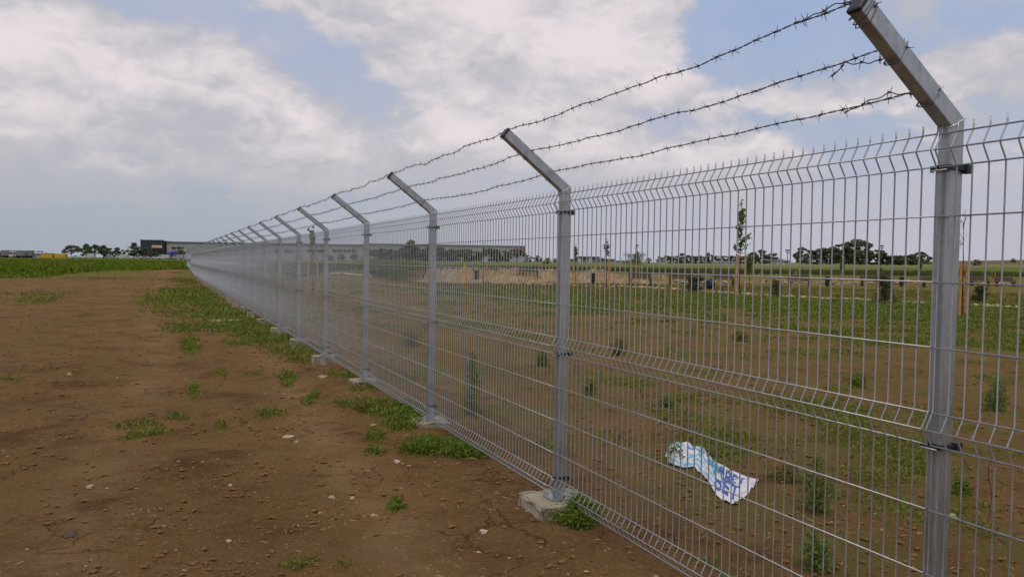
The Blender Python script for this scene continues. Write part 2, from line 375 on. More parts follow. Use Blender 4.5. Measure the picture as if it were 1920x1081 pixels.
# ---------------------------------------------------------------- materials
def galv(name, base=.52, metal=.75, rough=.42, scale=30):
    m = bpy.data.materials.new(name); m.use_nodes = True; t = NT(m.node_tree); b = t.n['Principled BSDF']
    tcn = t.new('ShaderNodeTexCoord').outputs['Object']
    v = t.new('ShaderNodeTexVoronoi'); v.inputs['Scale'].default_value = scale*2; t.l.new(tcn, v.inputs['Vector'])
    vs_ = t.new('ShaderNodeSeparateColor'); t.l.new(v.outputs['Color'], vs_.inputs[0])
    st = t.new('ShaderNodeMapping'); t.l.new(tcn, st.inputs[0]); st.inputs['Scale'].default_value = (9, 9, 1.3)
    n = t.noise(st.outputs[0], 3, 6, .65)
    f = t.math('ADD', t.math('MULTIPLY', vs_.outputs[0], .14), t.math('MULTIPLY', n, 1.1))
    c = t.mix(t.ramp(f, .3, .85), (base*.70, base*.74, base*.78), (base*1.12, base*1.15, base*1.17))
    t.l.new(c, b.inputs['Base Color']); b.inputs['Metallic'].default_value = metal
    t.l.new(t.math('MULTIPLY_ADD', f, .22, rough-.12), b.inputs['Roughness'])
    bn = t.new('ShaderNodeBump'); bn.inputs['Strength'].default_value = .15; bn.inputs['Distance'].default_value = .002
    t.l.new(n, bn.inputs['Height']); t.l.new(bn.outputs[0], b.inputs['Normal'])
    return m
M_POST = galv('galvanised_post', .46, .8, .40)
M_WIRE = galv('galvanised_wire', .49, .75, .44, 10)
M_BARB = mat('weathered_barbed_wire', (.16, .145, .14), .55, .55, (.10, .085, .08), 30)
M_BLACK = mat('black_plastic', (.022, .022, .026), .45)
M_WELD = mat('weld_zinc', (.70, .71, .72), .45, .4)
M_CONC = mat('rough_concrete', (.44, .39, .29), .95, 0, (.27, .22, .15), 5, .8, 60)
M_STONE = mat('pale_stone', (.48, .37, .23), .95, 0, (.32, .23, .14), 30, .5, 90)
M_CLOD = mat('soil_clod', (.255, .142, .060), 1.0, 0, (.20, .112, .046), 20, .6, 80, .05)
M_LEAF = leafmat('weed_leaf', (.085, .140, .014), (.150, .205, .026), 9)
M_GRASS = leafmat('grass_blade', (.120, .122, .022), (.180, .160, .038), 1.1)
M_YLEAF = leafmat('fresh_leaf', (.110, .165, .030), (.140, .200, .045), 6, .35)
M_STRAW = leafmat('dry_straw', (.42, .29, .15), (.64, .49, .28), 1.2, .15)
M_CROP = leafmat('field_crop', (.075, .125, .008), (.135, .175, .012), .6)
M_TREE = leafmat('tree_leaf', (.075, .105, .045), (.115, .145, .062), .35, .15)
M_TREE2 = leafmat('tree_leaf_pale', (.090, .118, .060), (.125, .155, .076), .35, .15)
M_CONIF = leafmat('conifer_needles', (.040, .056, .024), (.085, .080, .036), 3, .1)
M_BARK = mat('bark', (.07, .052, .038), .9, 0, (.04, .03, .022), 20)
M_STAKE = mat('stake_wood', (.58, .29, .10), .8, 0, (.42, .20, .07), 12)
M_TWIG = mat('dry_twig_bark', (.10, .055, .035), .85)
M_WOOD = mat('bench_wood', (.10, .065, .045), .7, 0, (.06, .04, .03), 10)
M_BIN = mat('dark_blue_bin', (.018, .022, .036), .5)

# ---------------------------------------------------------------- the fence
TOP = 1.912                      # top wire above the foot of the camera's ground
TILT = rad(37); ARM = .50; HA, HB = .030, .0225
HW = [0, .05, .1, .25, .45, .65, .85, .90, .95, 1.15, 1.35, 1.55, 1.70, 1.75, 1.80]
FOLD = {.05, .90, 1.75}; FD = .030
fence = empty('mesh_fence', (FX, 0, 0)); tag(fence, 'long galvanised steel mesh fence with barbed wire on angled post arms', 'fence')
Y1 = 1.63; SP = 2.5; N_MAIN, N_END = 30, 36
def post_y(n): return Y1+SP*(n-1)
def lift(n): return 0.0 if n <= N_MAIN else .40
XW = -.035-.003                   # wire plane relative to the posts
# one vertical wire with its three folds
prof = [(0, TOP+.03), (0, TOP+.004), (-FD, TOP-.05), (0, TOP-.10), (0, TOP-.846), (-FD, TOP-.90), (0, TOP-.954), (0, TOP-1.70), (-FD, TOP-1.75), (0, TOP-1.80), (0, TOP-1.812)]
def rounded(pr):
    out = [pr[0]]
    for i in range(1, len(pr)-1):
        a, p, c = (np.array(q) for q in (pr[i-1], pr[i], pr[i+1]))
        d1 = (a-p)/np.linalg.norm(a-p); d2 = (c-p)/np.linalg.norm(c-p)
        out += [tuple(p+d1*.006), tuple(p+d2*.006)] if i not in (9,) else [tuple(p)]
    return out+[pr[-1]]
PR = rounded(prof)
RW = .0027
vw = MB().tube([(x, 0, z) for x, z in PR], RW, 6).mesh('vertical_wire', M_WIRE, True)
hw = MB().tube([(0, .004, 0), (0, SP-.004, 0)], RW, 6).mesh('horizontal_wire', M_WIRE, True)
far_mb = MB()
for k in range(51): far_mb.tube([(x, .0065+k*(SP-.013)/50, z) for x, z in prof], RW, 4, False)
for h in HW:
    xo = (-FD-.004) if h in FOLD else -.0045
    far_mb.tube([(xo, .004, TOP-h), (xo, SP-.004, TOP-h)], RW, 4, False)
far_me = far_mb.mesh('wire_mesh', M_WIRE, True)
rr = random.Random(3)
for n in range(0, N_END):
    p = empty('panel', (XW+rr.uniform(-.002, .002), post_y(n), lift(n+1)+rr.uniform(-.003, .003)), rr.uniform(-.0015, .0015), fence)
    p.rotation_euler.y = rr.uniform(-.003, .003)
    if n <= 3:
        for k in range(51):
            o = link('vertical_wire', vw, p, (0, .0065+k*(SP-.013)/50+rr.uniform(-.0008, .0008), 0))
            o.rotation_euler.x = rr.uniform(-.0004, .0004)
        for h in HW:
            xo = (-FD-.0045) if h in FOLD else -.0047
            link('horizontal_wire', hw, p, (xo, 0, TOP-h))
    else:
        o = link('wire_mesh', far_me, p); tag(o, kind='stuff')
# posts
BEND = TOP+.035
def section(k=4, r=.006):
    out = []
    for (sx, sy, a0) in ((1, 1, 0), (-1, 1, 90), (-1, -1, 180), (1, -1, 270)):
        for i in range(k+1):
            a = rad(a0+90*i/k); out.append((sx*(HA-r)+r*math.cos(a), sy*(HB-r)+r*math.sin(a)))
    return np.array(out)
SEC = section(); KS = len(SEC)
n1 = np.array([1.0, 0]); d2 = np.array([-math.cos(TILT), math.sin(TILT)]); n2 = np.array([math.sin(TILT), math.cos(TILT)])
mit = (n1+n2)/(1+n1 @ n2)
def ringat(c, dirv, s=SEC): return np.stack([c[0]+s[:, 0]*dirv[0], s[:, 1], c[1]+s[:, 0]*dirv[1]], -1)
def sweep(rings, cap=(True, True)):
    q = MB(); V = np.concatenate(rings); F = []
    for i in range(len(rings)-1):
        for j in range(KS): F.append([i*KS+j, i*KS+(j+1) % KS, (i+1)*KS+(j+1) % KS, (i+1)*KS+j])
    q.add(V, F)
    if cap[0]: q.F.append(np.arange(KS)[::-1][None])
    if cap[1]: q.F.append((np.arange(KS)+(len(rings)-1)*KS)[None])
    return q
B = np.array([0, BEND]); TIPP = B+d2*ARM
PZ = .088
post_me = sweep([ringat((0, PZ+.006), n1), ringat((0, 1.0), n1), ringat(B, mit)]).mesh('post', M_POST)
arm_me = sweep([ringat(B+np.array([0, .0]), mit), ringat(B+d2*ARM*.5, n2), ringat(TIPP, n2)]).mesh('arm', M_POST)
cap_s = SEC*1.07
cap_me = sweep([ringat(TIPP-d2*.004, n2, cap_s), ringat(TIPP+d2*.007, n2, cap_s), ringat(TIPP+d2*.010, n2, SEC*.93)]).mesh('end_cap', M_BLACK)
wl = []
seam = ringat(B, mit, SEC*1.02); seam = np.concatenate([seam, seam[:1]])
seam = np.concatenate([seam[i]+(seam[i+1]-seam[i])*np.linspace(0, 1, 6)[:-1, None] for i in range(len(seam)-1)]+[seam[-1:]])
weld_me = MB().tube(seam+RNG.normal(size=seam.shape)*.0004, .0026+.0008*np.sin(np.arange(len(seam))*1.9), 6, False).mesh('weld_seam', M_WELD, True)
plate_me = MB().box((0, 0, PZ), (.15, .13, .008)).mesh('base_plate', M_POST)
bolt_mb = MB()
bolt_mb.tube([(0, 0, PZ), (0, 0, PZ+.014)], .004, 6).tube([(0, 0, PZ), (0, 0, PZ+.007)], .008, 6)
bolt_me = bolt_mb.mesh('bolt', M_POST)
cl = MB()
cl.box((-HA-.010, 0, 0), (.008, 2*HB+.022, .016)); cl.box((-.004, -HB-.007, 0), (2*HA+.006, .008, .012))
cl.box((-.004, HB+.007, 0), (2*HA+.006, .008, .012)); cl.box((HA+.009, -HB-.005, -.002), (.026, .022, .026)); cl.box((HA+.006, 0, 0), (.008, 2*HB+.01, .014))
clamp_me = cl.mesh('clamp', M_BLACK)
ub = [(-HA-.017, -.026, 0), (-HA-.017, .026, 0), (-HA-.004, .040, -.001), (-HA-.002, .03, -.004)]
hook_me = MB().tube(ub, .0022, 6).mesh('clamp_hook', M_WELD, True)
for n in range(0, N_END+1):
    last = n > N_END-1
    p = link('post', post_me, fence, (0, post_y(n), lift(n)), (rr.uniform(-.004, .004), rr.uniform(-.003, .003), rr.uniform(-.01, .01)))
    if n == 0: continue
    if not last:
        link('arm', arm_me, p); link('end_cap', cap_me, p); link('weld_seam', weld_me, p)
    if n <= 16:
        link('base_plate', plate_me, p)
        if n <= 6:
            for sx, sy in ((-.058, -.048), (-.058, .048), (.058, -.048), (.058, .048)): link('bolt', bolt_me, p, (sx, sy, .004))
        for h in (.10, .95, 1.70):
            link('clamp', clamp_me, p, (0, 0, TOP-h-.002)); link('clamp_hook', hook_me, p, (0, 0, TOP-h-.009))
# footings
def block(w_, d_, h_, seed):
    bm = bmesh.new(); bmesh.ops.create_cube(bm, size=1); bmesh.ops.scale(bm, vec=(w_, d_, h_), verts=bm.verts)
    bmesh.ops.bevel(bm, geom=bm.edges[:], offset=.012, segments=2, profile=.6, affect='EDGES')
    bmesh.ops.subdivide_edges(bm, edges=bm.edges[:], cuts=3, use_grid_fill=True)
    r = np.random.RandomState(seed)
    for v in bm.verts:
        c = v.co; k = math.sin(c.x*31+seed)+math.sin(c.y*27+seed*2)+math.sin(c.z*40)
        top = c.z > h_*.45
        inner = top and abs(c.x) < w_*.38 and abs(c.y) < d_*.38
        s = .001 if inner else .006
        v.co = c+Vector(r.normal(size=3)*s)+Vector((.004*k*(c.x/w_), .004*k*(c.y/d_), 0 if top else .002*k))
    me = bpy.data.meshes.new('footing'); bm.to_mesh(me); bm.free(); me.materials.append(M_CONC); return me
foot = [block(.36, .34, .34, s) for s in (1, 2, 3, 4)]
for n in range(0, N_END+1):
    dx = -.01 if n in (1, 2) else rr.uniform(-.10, .0)
    z = PZ-.006-.17+lift(n)
    dxx = dx if n < 3 else rr.uniform(-.03, .02)
    o = link('footing', foot[n % 4], fence, (dxx, post_y(n)+rr.uniform(-.03, .03)-.02, z), (0, 0, rr.uniform(-.06, .06)))
    if n > 2: o.scale = (.82 if n < 5 else rr.uniform(.78, 1.0), rr.uniform(.85, 1), 1)
# barbed wire
frac = (.985, .62, .25)
def anchor(n, i):
    q = B+d2*ARM*frac[i]+n2*(HA+.004)
    return np.array([q[0], post_y(n), q[1]+lift(n)])
barb_mes = []
for v in range(5):
    q = MB(); r = np.random.RandomState(40+v)
    th = np.linspace(0, 4*np.pi, 18)
    q.tube(np.stack([.0032*np.cos(th), np.linspace(-.005, .005, 18), .0032*np.sin(th)], -1), .0012, 5)
    a0 = r.rand()*6.28
    for k in range(4):
        a = a0+k*math.pi/2+r.uniform(-.35, .35)+(0 if k % 2 else .15); L = r.uniform(.017, .024); yo = -.004 if k < 2 else .004
        e = np.array([math.cos(a), r.uniform(-.35, .35), math.sin(a)])
        q.tube([np.array([0, yo, 0])+e*.001, np.array([0, yo, 0])+e*L*.6, np.array([0, yo, 0])+e*L], [.0012, .0011, .0004], 5)
    barb_mes.append(q.mesh('barb', M_BARB, True))
far_barb = MB()
for i in range(3):
    near = []; ff = []
    r = np.random.RandomState(60+i); strand = MB(); nearmax = 5
    allp = []
    for n in range(1, N_END-1):
        A, C = anchor(n, i), anchor(n+1, i); m_ = 250 if n < nearmax else (60 if n < 10 else 16)
        tt = np.linspace(0, 1, m_+1)[:-1]; P = A+(C-A)*tt[:, None]
        sag = (.012+.016*r.rand()); P[:, 2] -= sag*4*tt*(1-tt)
        for fq, am in ((2, .007), (3.7, .006), (7.3, .0035), (13.1, .002)):
            if m_ < 60 and fq > 4: continue
            env = np.sin(np.pi*tt)**.5*(1, .5, .4)[i]
            P[:, 2] += am*env*np.sin(2*np.pi*(fq*tt+r.rand())); P[:, 0] += am*env*np.sin(2*np.pi*(fq*tt+r.rand()))
        allp.append((n, P))
    Pn = np.concatenate([P for n, P in allp if n < nearmax]); Pf = np.concatenate([Pn[-1:]]+[P for n, P in allp if n >= nearmax])
    ln = np.concatenate([[0], np.cumsum(np.linalg.norm(np.diff(Pn, axis=0), axis=1))])
    th = ln/.045*2*np.pi/2
    off = np.stack([np.cos(th), 0*th, np.sin(th)], -1)*.0019
    strand.tube(Pn+off, .0015, 5).tube(Pn-off, .0015, 5); strand.tube(Pf, .0027, 4)
    so = strand.build('barbed_strand', M_BARB, fence, smooth=True)
    # barbs
    pos_ = .05; P_all = Pn; cnt = 0; tot_l = ln[-1]
    while pos_ < tot_l:
        j = int(np.searchsorted(ln, pos_)); j = min(j, len(P_all)-2); c = P_all[j]
        o = link('barb', barb_mes[r.randint(5)], so, tuple(c), (r.uniform(-.15, .15), r.uniform(0, 6.28), r.uniform(-.15, .15)))
        pos_ += r.uniform(.085, .120)
    for n, P in allp:
        if n < nearmax or n > 24: continue
        for s in np.arange(.04, 2.5, .11):
            k = s/2.5*len(P); c = P[min(int(k), len(P)-1)]+(P[min(int(k)+1, len(P)-1)]-P[min(int(k), len(P)-1)])*(k % 1)
            a = r.rand()*3
            for q_ in range(2):
                e = np.array([math.cos(a+q_*1.5), r.uniform(-.3, .3), math.sin(a+q_*1.5)])*.019
                far_barb.tube([c-e, c+e], .0015 if n < 12 else .002, 3, False)
o = far_barb.build('far_barbs', M_BARB, fence); tag(o, kind='stuff')
# loose tails and ties at the first post
r = np.random.RandomState(5)
def loop_round(f, turns, spread, rad_=.0016):
    c = B+d2*ARM*f; th = np.linspace(0, 2*np.pi*turns, int(18*turns))
    a, b_ = HA+.004, HB+.004
    u = np.clip(1.35*np.cos(th), -1, 1)*a; v = np.clip(1.35*np.sin(th), -1, 1)*b_
    s = np.linspace(-spread, spread, len(th))+.004*np.sin(th*1.3)
    pts = np.stack([c[0]+u*n2[0]+s*d2[0], v, c[1]+u*n2[1]+s*d2[1]], -1)
    return pts
for f, tr, sp_ in ((.93, 3.0, .022), (.60, 1.6, .006), (.24, 1.6, .006)):
    P = loop_round(f, tr, sp_); P[:, 1] += post_y(1); MB().tube(P, .0018, 5).build('tie_wire', M_BARB, fence, smooth=True)
for n in (2, 3, 4):
    for f in frac:
        P = loop_round(f, 1.3, .004); P[:, 1] += post_y(n); MB().tube(P, .0014, 5).build('tie_wire', M_BARB, fence, smooth=True)
tails = [[(0, 0, 0), (.0, .10, .012), (.0, .19, .004), (0, .27, -.002)], [(0, 0, -.01), (.0, .07, -.035), (0, .13, -.028), (0, .20, -.012), (0, .25, -.045)], [(0, 0, -.01), (0, .08, -.006), (.0, .15, .012), (0, .24, .0), (0, .33, -.022)]]
for i, tl in enumerate(tails):
    A = anchor(1, i); P = np.array(tl)+A
    tt = np.linspace(0, len(P)-1, 40); P = np.stack([np.interp(tt, range(len(P)), P[:, k]) for k in range(3)], -1)
    P[:, 2] += .003*np.sin(tt*7); MB().tube(P, .0019, 5).build('wire_tail', M_BARB, fence, smooth=True)
    for s in (9, 20, 31, 38):
        link('barb', barb_mes[s % 5], fence, tuple(P[s]), (0, s, .2))
for i, f in enumerate((.93, .60, .24)):
    q = B+d2*ARM*f+n2*(HA*.6); link('barb', barb_mes[i], fence, (q[0], post_y(1)-HB-.004, q[1]), (1.2, .4+i, .3))
    q = B+d2*ARM*f+n2*(HA+.006); link('barb', barb_mes[i+1], fence, (q[0], post_y(1)-.01, q[1]), (.9, 1.4+i, .3))

# ---------------------------------------------------------------- soil crumbs, pebbles, grass
OCT = np.array([[1, 0, 0], [-1, 0, 0], [0, 1, 0], [0, -1, 0], [0, 0, 1], [0, 0, -1], [.6, .6, .5], [-.6, .6, .45], [.6, -.6, .4], [-.6, -.6, .5]], float)
OF = [[0, 6, 4], [6, 2, 4], [2, 7, 4], [7, 1, 4], [1, 9, 4], [9, 3, 4], [3, 8, 4], [8, 0, 4], [0, 2, 6], [2, 1, 7], [1, 3, 9], [3, 0, 8], [2, 0, 5], [1, 2, 5], [3, 1, 5], [0, 3, 5]]
def rocks(C, size, rng, flat=.6):
    n = len(C); q = MB(); V = OCT[None]*(1+.35*rng.normal(size=(n, 10, 1)).clip(-1, 1))
    sc_ = np.stack([size*rng.uniform(.7, 1.4, n), size*rng.uniform(.7, 1.4, n), size*flat*rng.uniform(.6, 1.2, n)], -1)
    V = V*sc_[:, None]; a = rng.rand(n)*6.28; ca_, sa_ = np.cos(a)[:, None], np.sin(a)[:, None]
    x = V[..., 0]*ca_-V[..., 1]*sa_; y = V[..., 0]*sa_+V[..., 1]*ca_
    V = np.stack([x, y, V[..., 2]], -1)+C[:, None]
    q.add(V.reshape(-1, 3), (np.array(OF)[None]+np.arange(n)[:, None, None]*10).reshape(-1, 3)); return q
def scatter(n, rmin, rmax, a0, a1, rng, p=1.0):
    """points on the ground round the camera, evenly thinned with distance"""
    a = rng.uniform(a0, a1, n); u = rng.rand(n)
    r = rmin*(rmax/rmin)**(u**p); return r*np.sin(a), r*np.cos(a), r
A0, A1 = YAW-.66, YAW+.66
x, y, d_ = scatter(26000, 3.2, 26, A0, A1, RNG); s = .0025+.011*RNG.rand(len(x))**6*1.3; s = s*(1+d_*.05)
keep = RNG.rand(len(x)) < sst(.3, .62, fbm(x*.9, y*.9, 3, 21))+.12
x, y, s = x[keep], y[keep], s[keep]
tag(rocks(np.stack([x, y, surf(x, y)+s*.3], -1), s, RNG, .6).build('soil_crumbs', M_CLOD), 'loose brown crumbs of soil on the bare earth', 'soil', kind='stuff')
x, y, d_ = scatter(4600, 3.2, 40, A0, A1, RNG); k = RNG.rand(len(x)) < sst(.42, .7, fbm(x*1.1, y*1.1, 3, 25))+.06; x, y, d_ = x[k], y[k], d_[k]; s = (.0025+.009*RNG.rand(len(x))**5)*(1+d_*.04)
tag(rocks(np.stack([x, y, surf(x, y)+s*.25], -1), s, RNG, .5).build('pebbles', M_STONE), 'small pale pebbles scattered over the brown soil', 'pebbles', kind='stuff')

x, y, d_ = scatter(2600, 3.2, 22, A0, A1, RNG); k = RNG.rand(len(x)) < sst(.35, .7, fbm(x*1.3, y*1.3, 3, 26)); x, y = x[k], y[k]
q = MB()
for xx, yy in zip(x, y):
    a = RNG.rand()*6.28; L = RNG.uniform(.012, .05); z = zs(xx, yy)+.003; c, s_ = math.cos(a)*L/2, math.sin(a)*L/2
    q.tube([(xx-c, yy-s_, z), (xx+.2*s_, yy-.2*c, z+RNG.uniform(.001, .008)), (xx+c, yy+s_, z)], .0011, 3, False)
tag(q.build('straw_bits', M_STRAW), 'short dry straw bits strewn over the bare soil', 'straw', kind='stuff')
x, y, d_ = scatter(60000, 3.2, 12, A0, A1, RNG); k = RNG.rand(len(x)) < sst(.40, .66, fbm(x*1.6, y*1.6, 4, 27)); x, y = x[k], y[k]; s = .0018+.004*RNG.rand(len(x))**3
tag(rocks(np.stack([x, y, surf(x, y)+s*.2], -1), s, RNG, .7).build('fine_crumbs', M_CLOD), 'fine grains of dry soil on the bare earth', 'soil', kind='stuff')

def blades(x, y, h, wd, rng, lean=.5):
    n = len(x); z = surf(x, y)-.004; a = rng.rand(n)*6.28; l = lean*rng.rand(n)
    dx, dy = np.cos(a), np.sin(a); b = rng.rand(n)*6.28; ex, ey = np.cos(b)*wd*.5, np.sin(b)*wd*.5
    p0 = np.stack([x-ex, y-ey, z], -1); p1 = np.stack([x+ex, y+ey, z], -1)
    mx, my = x+dx*h*l*.35, y+dy*h*l*.35
    p2 = np.stack([mx+ex*.8, my+ey*.8, z+h*.6], -1); p3 = np.stack([mx-ex*.8, my-ey*.8, z+h*.6], -1)
    p4 = np.stack([x+dx*h*l, y+dy*h*l, z+h*(1-.35*l)], -1)
    V = np.stack([p0, p1, p2, p3, p4], 1).reshape(-1, 3); k = np.arange(n)[:, None]*5
    return V, k+np.array([[0, 1, 2, 3]]), k+np.array([[3, 2, 4]])
def lowleaves(x, y, h, size, rng):
    z = surf(x, y)+h*rng.rand(len(x)); return np.stack([x, y, z], -1), size
q = MB(); r = RNG
x, y, d_ = scatter(420000, 3.2, 62, A0, A1, r, .95)
g = greenness(x, y)*(1-sst(51, 54, y)*(x > 9)); fe = (x < 8) & (y > field_edge(x)); g[fe] = 0
keep = r.rand(len(x)) < np.clip((g-.12)*1.15, 0, 1)**1.5*np.where(x < FX, 1, .75); x, y, d_, g = x[keep], y[keep], d_[keep], g[keep]
print('grass', len(x))
h = (.018+.06*r.rand(len(x))*g)*(1+.02*d_); V, F4, F3 = blades(x, y, h, .0035+.0011*d_, r, .9); q.add(V, F4); q.F.append(F3)
tag(q.build('grass', M_GRASS), 'low green grass and seedlings growing on the soil', 'grass', kind='stuff')
q = MB(); x, y, d_ = scatter(260000, 3.2, 40, A0, A1, r, .9); g = greenness(x, y)
keep = r.rand(len(x)) < np.clip((g-.25)*1.5, 0, 1)**1.2; x, y, d_, g = x[keep], y[keep], d_[keep], g[keep]
print('leaves', len(x))
C = np.stack([x, y, surf(x, y)+.004+(.05*g+.004*d_*.5)*r.rand(len(x))], -1)
q.quads(C, .012+.0022*d_, r, .2)
tag(q.build('low_weeds', M_LEAF), 'dense low leafy weeds along the foot of the fence', 'weeds', kind='stuff')

# crop in the field on the left
q = MB(); n = 60000; y = 50+140*r.rand(n)**1.6; x = -75+82*r.rand(n); x = np.where(r.rand(n) < .5, x, -40+48*r.rand(n))
fe = y-field_edge(x); k = (fe > 0)*(x < 5.5+.0*y)*(np.abs(x-y*.0) < 200); x, y, fe = x[k > 0], y[k > 0], fe[k > 0]
h = (.20+.22*r.rand(len(x)))*(.7+.6*fbm(x*.25, y*.25, 3, 71))*(.55+.45*sst(0, 3, fe)); V, F4, F3 = blades(x, y, h, .035+.0022*y, r, .7); q.add(V, F4); q.F.append(F3)
tag(q.build('crop', M_CROP), 'dense green crop standing in the field left of the fence', 'crop', kind='stuff')
# crop on the terrace to the right
q = MB(); n = 26000; y = 60.8+35*r.rand(n)**1.5; x = 9+120*r.rand(n); h = .18+.22*r.rand(n); V, F4, F3 = blades(x, y, h, .05+.002*y, r, .7); q.add(V, F4); q.F.append(F3)
tag(q.build('meadow', leafmat('rough_meadow', (.060, .075, .018), (.095, .105, .030), .3)), 'dark green growth on the raised field behind the dry bank', 'meadow', kind='stuff')
# dry grass on the bank
q = MB(); n = 60000; y = 50.8+10.2*r.rand(n); x = 12+66*r.rand(n)**1.2; _, dd, _ = zones(x, y); k = r.rand(n) < (dd*1.5-.25)*(.5+1.2*sst(.4, .65, fbm(x*.7, y*.7, 3, 77)))*.8; x, y = x[k], y[k]
h = (.20+.50*r.rand(len(x))*sst(.35, .6, fbm(x*.6, y*.6, 2, 78)))*(.35+.65*sst(53, 56, y)); V, F4, F3 = blades(x, y, h, .045+0*h, r, .9); q.add(V, F4); q.F.append(F3)
tag(q.build('dry_grass', M_STRAW), 'tan dry grass covering the low bank behind the benches', 'dry grass', kind='stuff')

# ---------------------------------------------------------------- plants near the fence
def weed(px, py, H, W, label, seed, mate=None, feather=True, nst=7, group=None, wx=None):
    x, y = G(px, py) if wx is None else wx
    rg = np.random.RandomState(seed); root = empty('weed_plant', (x, y, zs(x, y))); tag(root, label, 'weed', group)
    st = MB(); lf = MB(); dist = math.hypot(x, y)
    for k in range(nst):
        a = rg.rand()*6.28; rr_ = W*.5*rg.rand()**.7 if k else 0; hh = H*(1-.75*rr_/(W*.5)*rg.uniform(.5, 1)) if k else H
        tt = np.linspace(0, 1, 7); P = np.stack([rr_*np.cos(a)*tt**1.1+.012*H*rg.normal(size=7)*tt, rr_*np.sin(a)*tt**1.1+.012*H*rg.normal(size=7)*tt, hh*tt], -1)
        st.tube(P, np.linspace(.0035, .0012, 7), 4)
        m_ = int(90*hh/max(H, .01)*(2.0 if feather else 1)*(.6+H)); ti = rg.uniform(.08, 1, m_)
        C = np.stack([np.interp(ti, tt, P[:, j]) for j in range(3)], -1)
        reach = (.05+.16*W)*(1-.8*ti)**.8+.012; aa = rg.rand(m_)*6.28; rf = rg.rand(m_)**.6
        C[:, 0] += np.cos(aa)*reach*rf; C[:, 1] += np.sin(aa)*reach*rf; C[:, 2] += .02*rg.normal(size=m_)-.03*rf*H*.3
        lf.quads(C, (.022 if feather else .035)+.0015*dist, rg, .1, .55 if feather else 1.0)
    st.build('stem', M_TWIG if mate is None else M_BARK, root); lf.build('leaves', mate or M_LEAF, root)
    return root
weed(885, 778, .62, .34, 'tall dark green feathery weed behind the fence between the second and third posts', 1)
weed(770, 652, .42, .75, 'wide pale green bushy weed behind the fence left of the third post', 2, M_GRASS)
weed(1528, 972, .36, .26, 'bright green upright weed to the right of the plastic bag', 3, M_YLEAF)
weed(1525, 1078, .20, .26, 'yellow-green weed at the very bottom, below the bag and right of it', 4, M_YLEAF)
weed(1018, 688, .26, .30, 'thin yellow-green weed just left of the second post', 5, M_YLEAF)
weed(1866, 770, .42, .28, 'soft green weed just right of the nearest post', 6, M_YLEAF)
weed(1160, 665, .30, .40, 'pale low weed behind the middle fold right of the second post', 7, M_GRASS)
weed(1608, 728, .18, .26, 'small bright weed left of the nearest post', 8, M_LEAF)
weed(1385, 640, .22, .5, 'broad yellowish weed patch beyond the fence centre', 9, M_GRASS)
weed(0, 0, .17, .34, 'leafy dark weed growing against the second concrete footing', 10, wx=(FX-.01, post_y(2)-.27), nst=18)
weed(703, 850, .035, .16, 'small weed sprig alone on soil left of the third footing', 11, nst=4)
weed(743, 950, .03, .13, 'tiny weed sprig on bare soil in front of the second footing', 12, nst=4)
weed(1105, 742, .18, .16, 'slim weed beside a dry twig right of the second post', 13, nst=4)
weed(1800, 935, .10, .14, 'small weed right of the nearest post near ground', 14, M_LEAF, nst=4)
weed(1475, 905, .12, .30, 'olive low weed between the plastic bag and the upright weed', 15, M_GRASS, nst=6)
weed(1262, 870, .14, .16, 'feathery weed poking through the left end of the plastic bag', 16, M_LEAF, nst=5)
weed(1250, 768, .07, .2, 'flat green weed above the plastic bag', 17, M_YLEAF, nst=6)
weed(800, 845, .09, .60, 'wide mat of dark weeds in front of the third footing', 18, M_LEAF, nst=40)
weed(775, 790, .10, .50, 'ragged mat of weeds left of the third footing', 21, M_LEAF, nst=30)
weed(860, 852, .07, .5, 'flat dark weed mat right of the third footing', 22, M_LEAF, nst=30)
weed(690, 770, .08, .5, 'thin weed mat between the third and fourth footings', 23, M_GRASS, nst=24)

def twig(pts, label, seed, group='bare twigs standing behind the fence', r0=.0028):
    """pts: ground pixel foot and offsets in metres"""
    x, y = G(*pts[0]); rg = np.random.RandomState(seed)
    P = np.array([(0, 0, -.02)]+list(pts[1:]), float); tt = np.linspace(0, len(P)-1, 24)
    P = np.stack([np.interp(tt, range(len(P)), P[:, k]) for k in range(3)], -1); P += np.cumsum(rg.normal(size=P.shape)*.0016, 0)
    q = MB().tube(P, np.linspace(r0, r0*.35, 24), 5)
    for k in (9, 13, 17, 20):
        e = rg.normal(size=3)*.05; e[2] = abs(e[2])+.03; q.tube([P[k], P[k]+e*.5, P[k]+e], [r0*.5, r0*.4, r0*.2], 4)
    o = q.build('dry_twig', M_TWIG, None, (x, y, zs(x, y))); tag(o, label, 'twig', group); return o
twig([(1505, 915), (-.06, .03, .18), (-.17, .06, .36), (-.22, .08, .52)], 'long thin bare twig leaning left beside the upright green weed', 1)
twig([(1012, 795), (.0, .02, .2), (-.02, .0, .42), (-.10, .0, .66)], 'bare twig standing just left of the second post', 2)
twig([(1085, 790), (.05, .0, .16), (.12, .0, .3), (.05, 0, .5)], 'bare forked twig just right of the second post', 3)
twig([(1282, 842), (.0, 0, .12), (.01, 0, .24), (.02, 0, .34)], 'short upright dark twig at the left end of the plastic bag', 4)
twig([(1268, 1042), (-.01, 0, .10), (.04, 0, .20), (.10, 0, .12)], 'bent hooked twig near the bottom fold below the bag', 5)
twig([(1835, 1030), (.10, .02, .08), (.13, .03, .22), (.10, .03, .36), (.14, .03, .46)], 'curved brown twig right of the nearest post', 6, r0=.004)
twig([(960, 770), (.02, 0, .1), (.06, 0, .28), (.10, 0, .34)], 'slanting thin twig between the dark feathery weed and second post', 7)

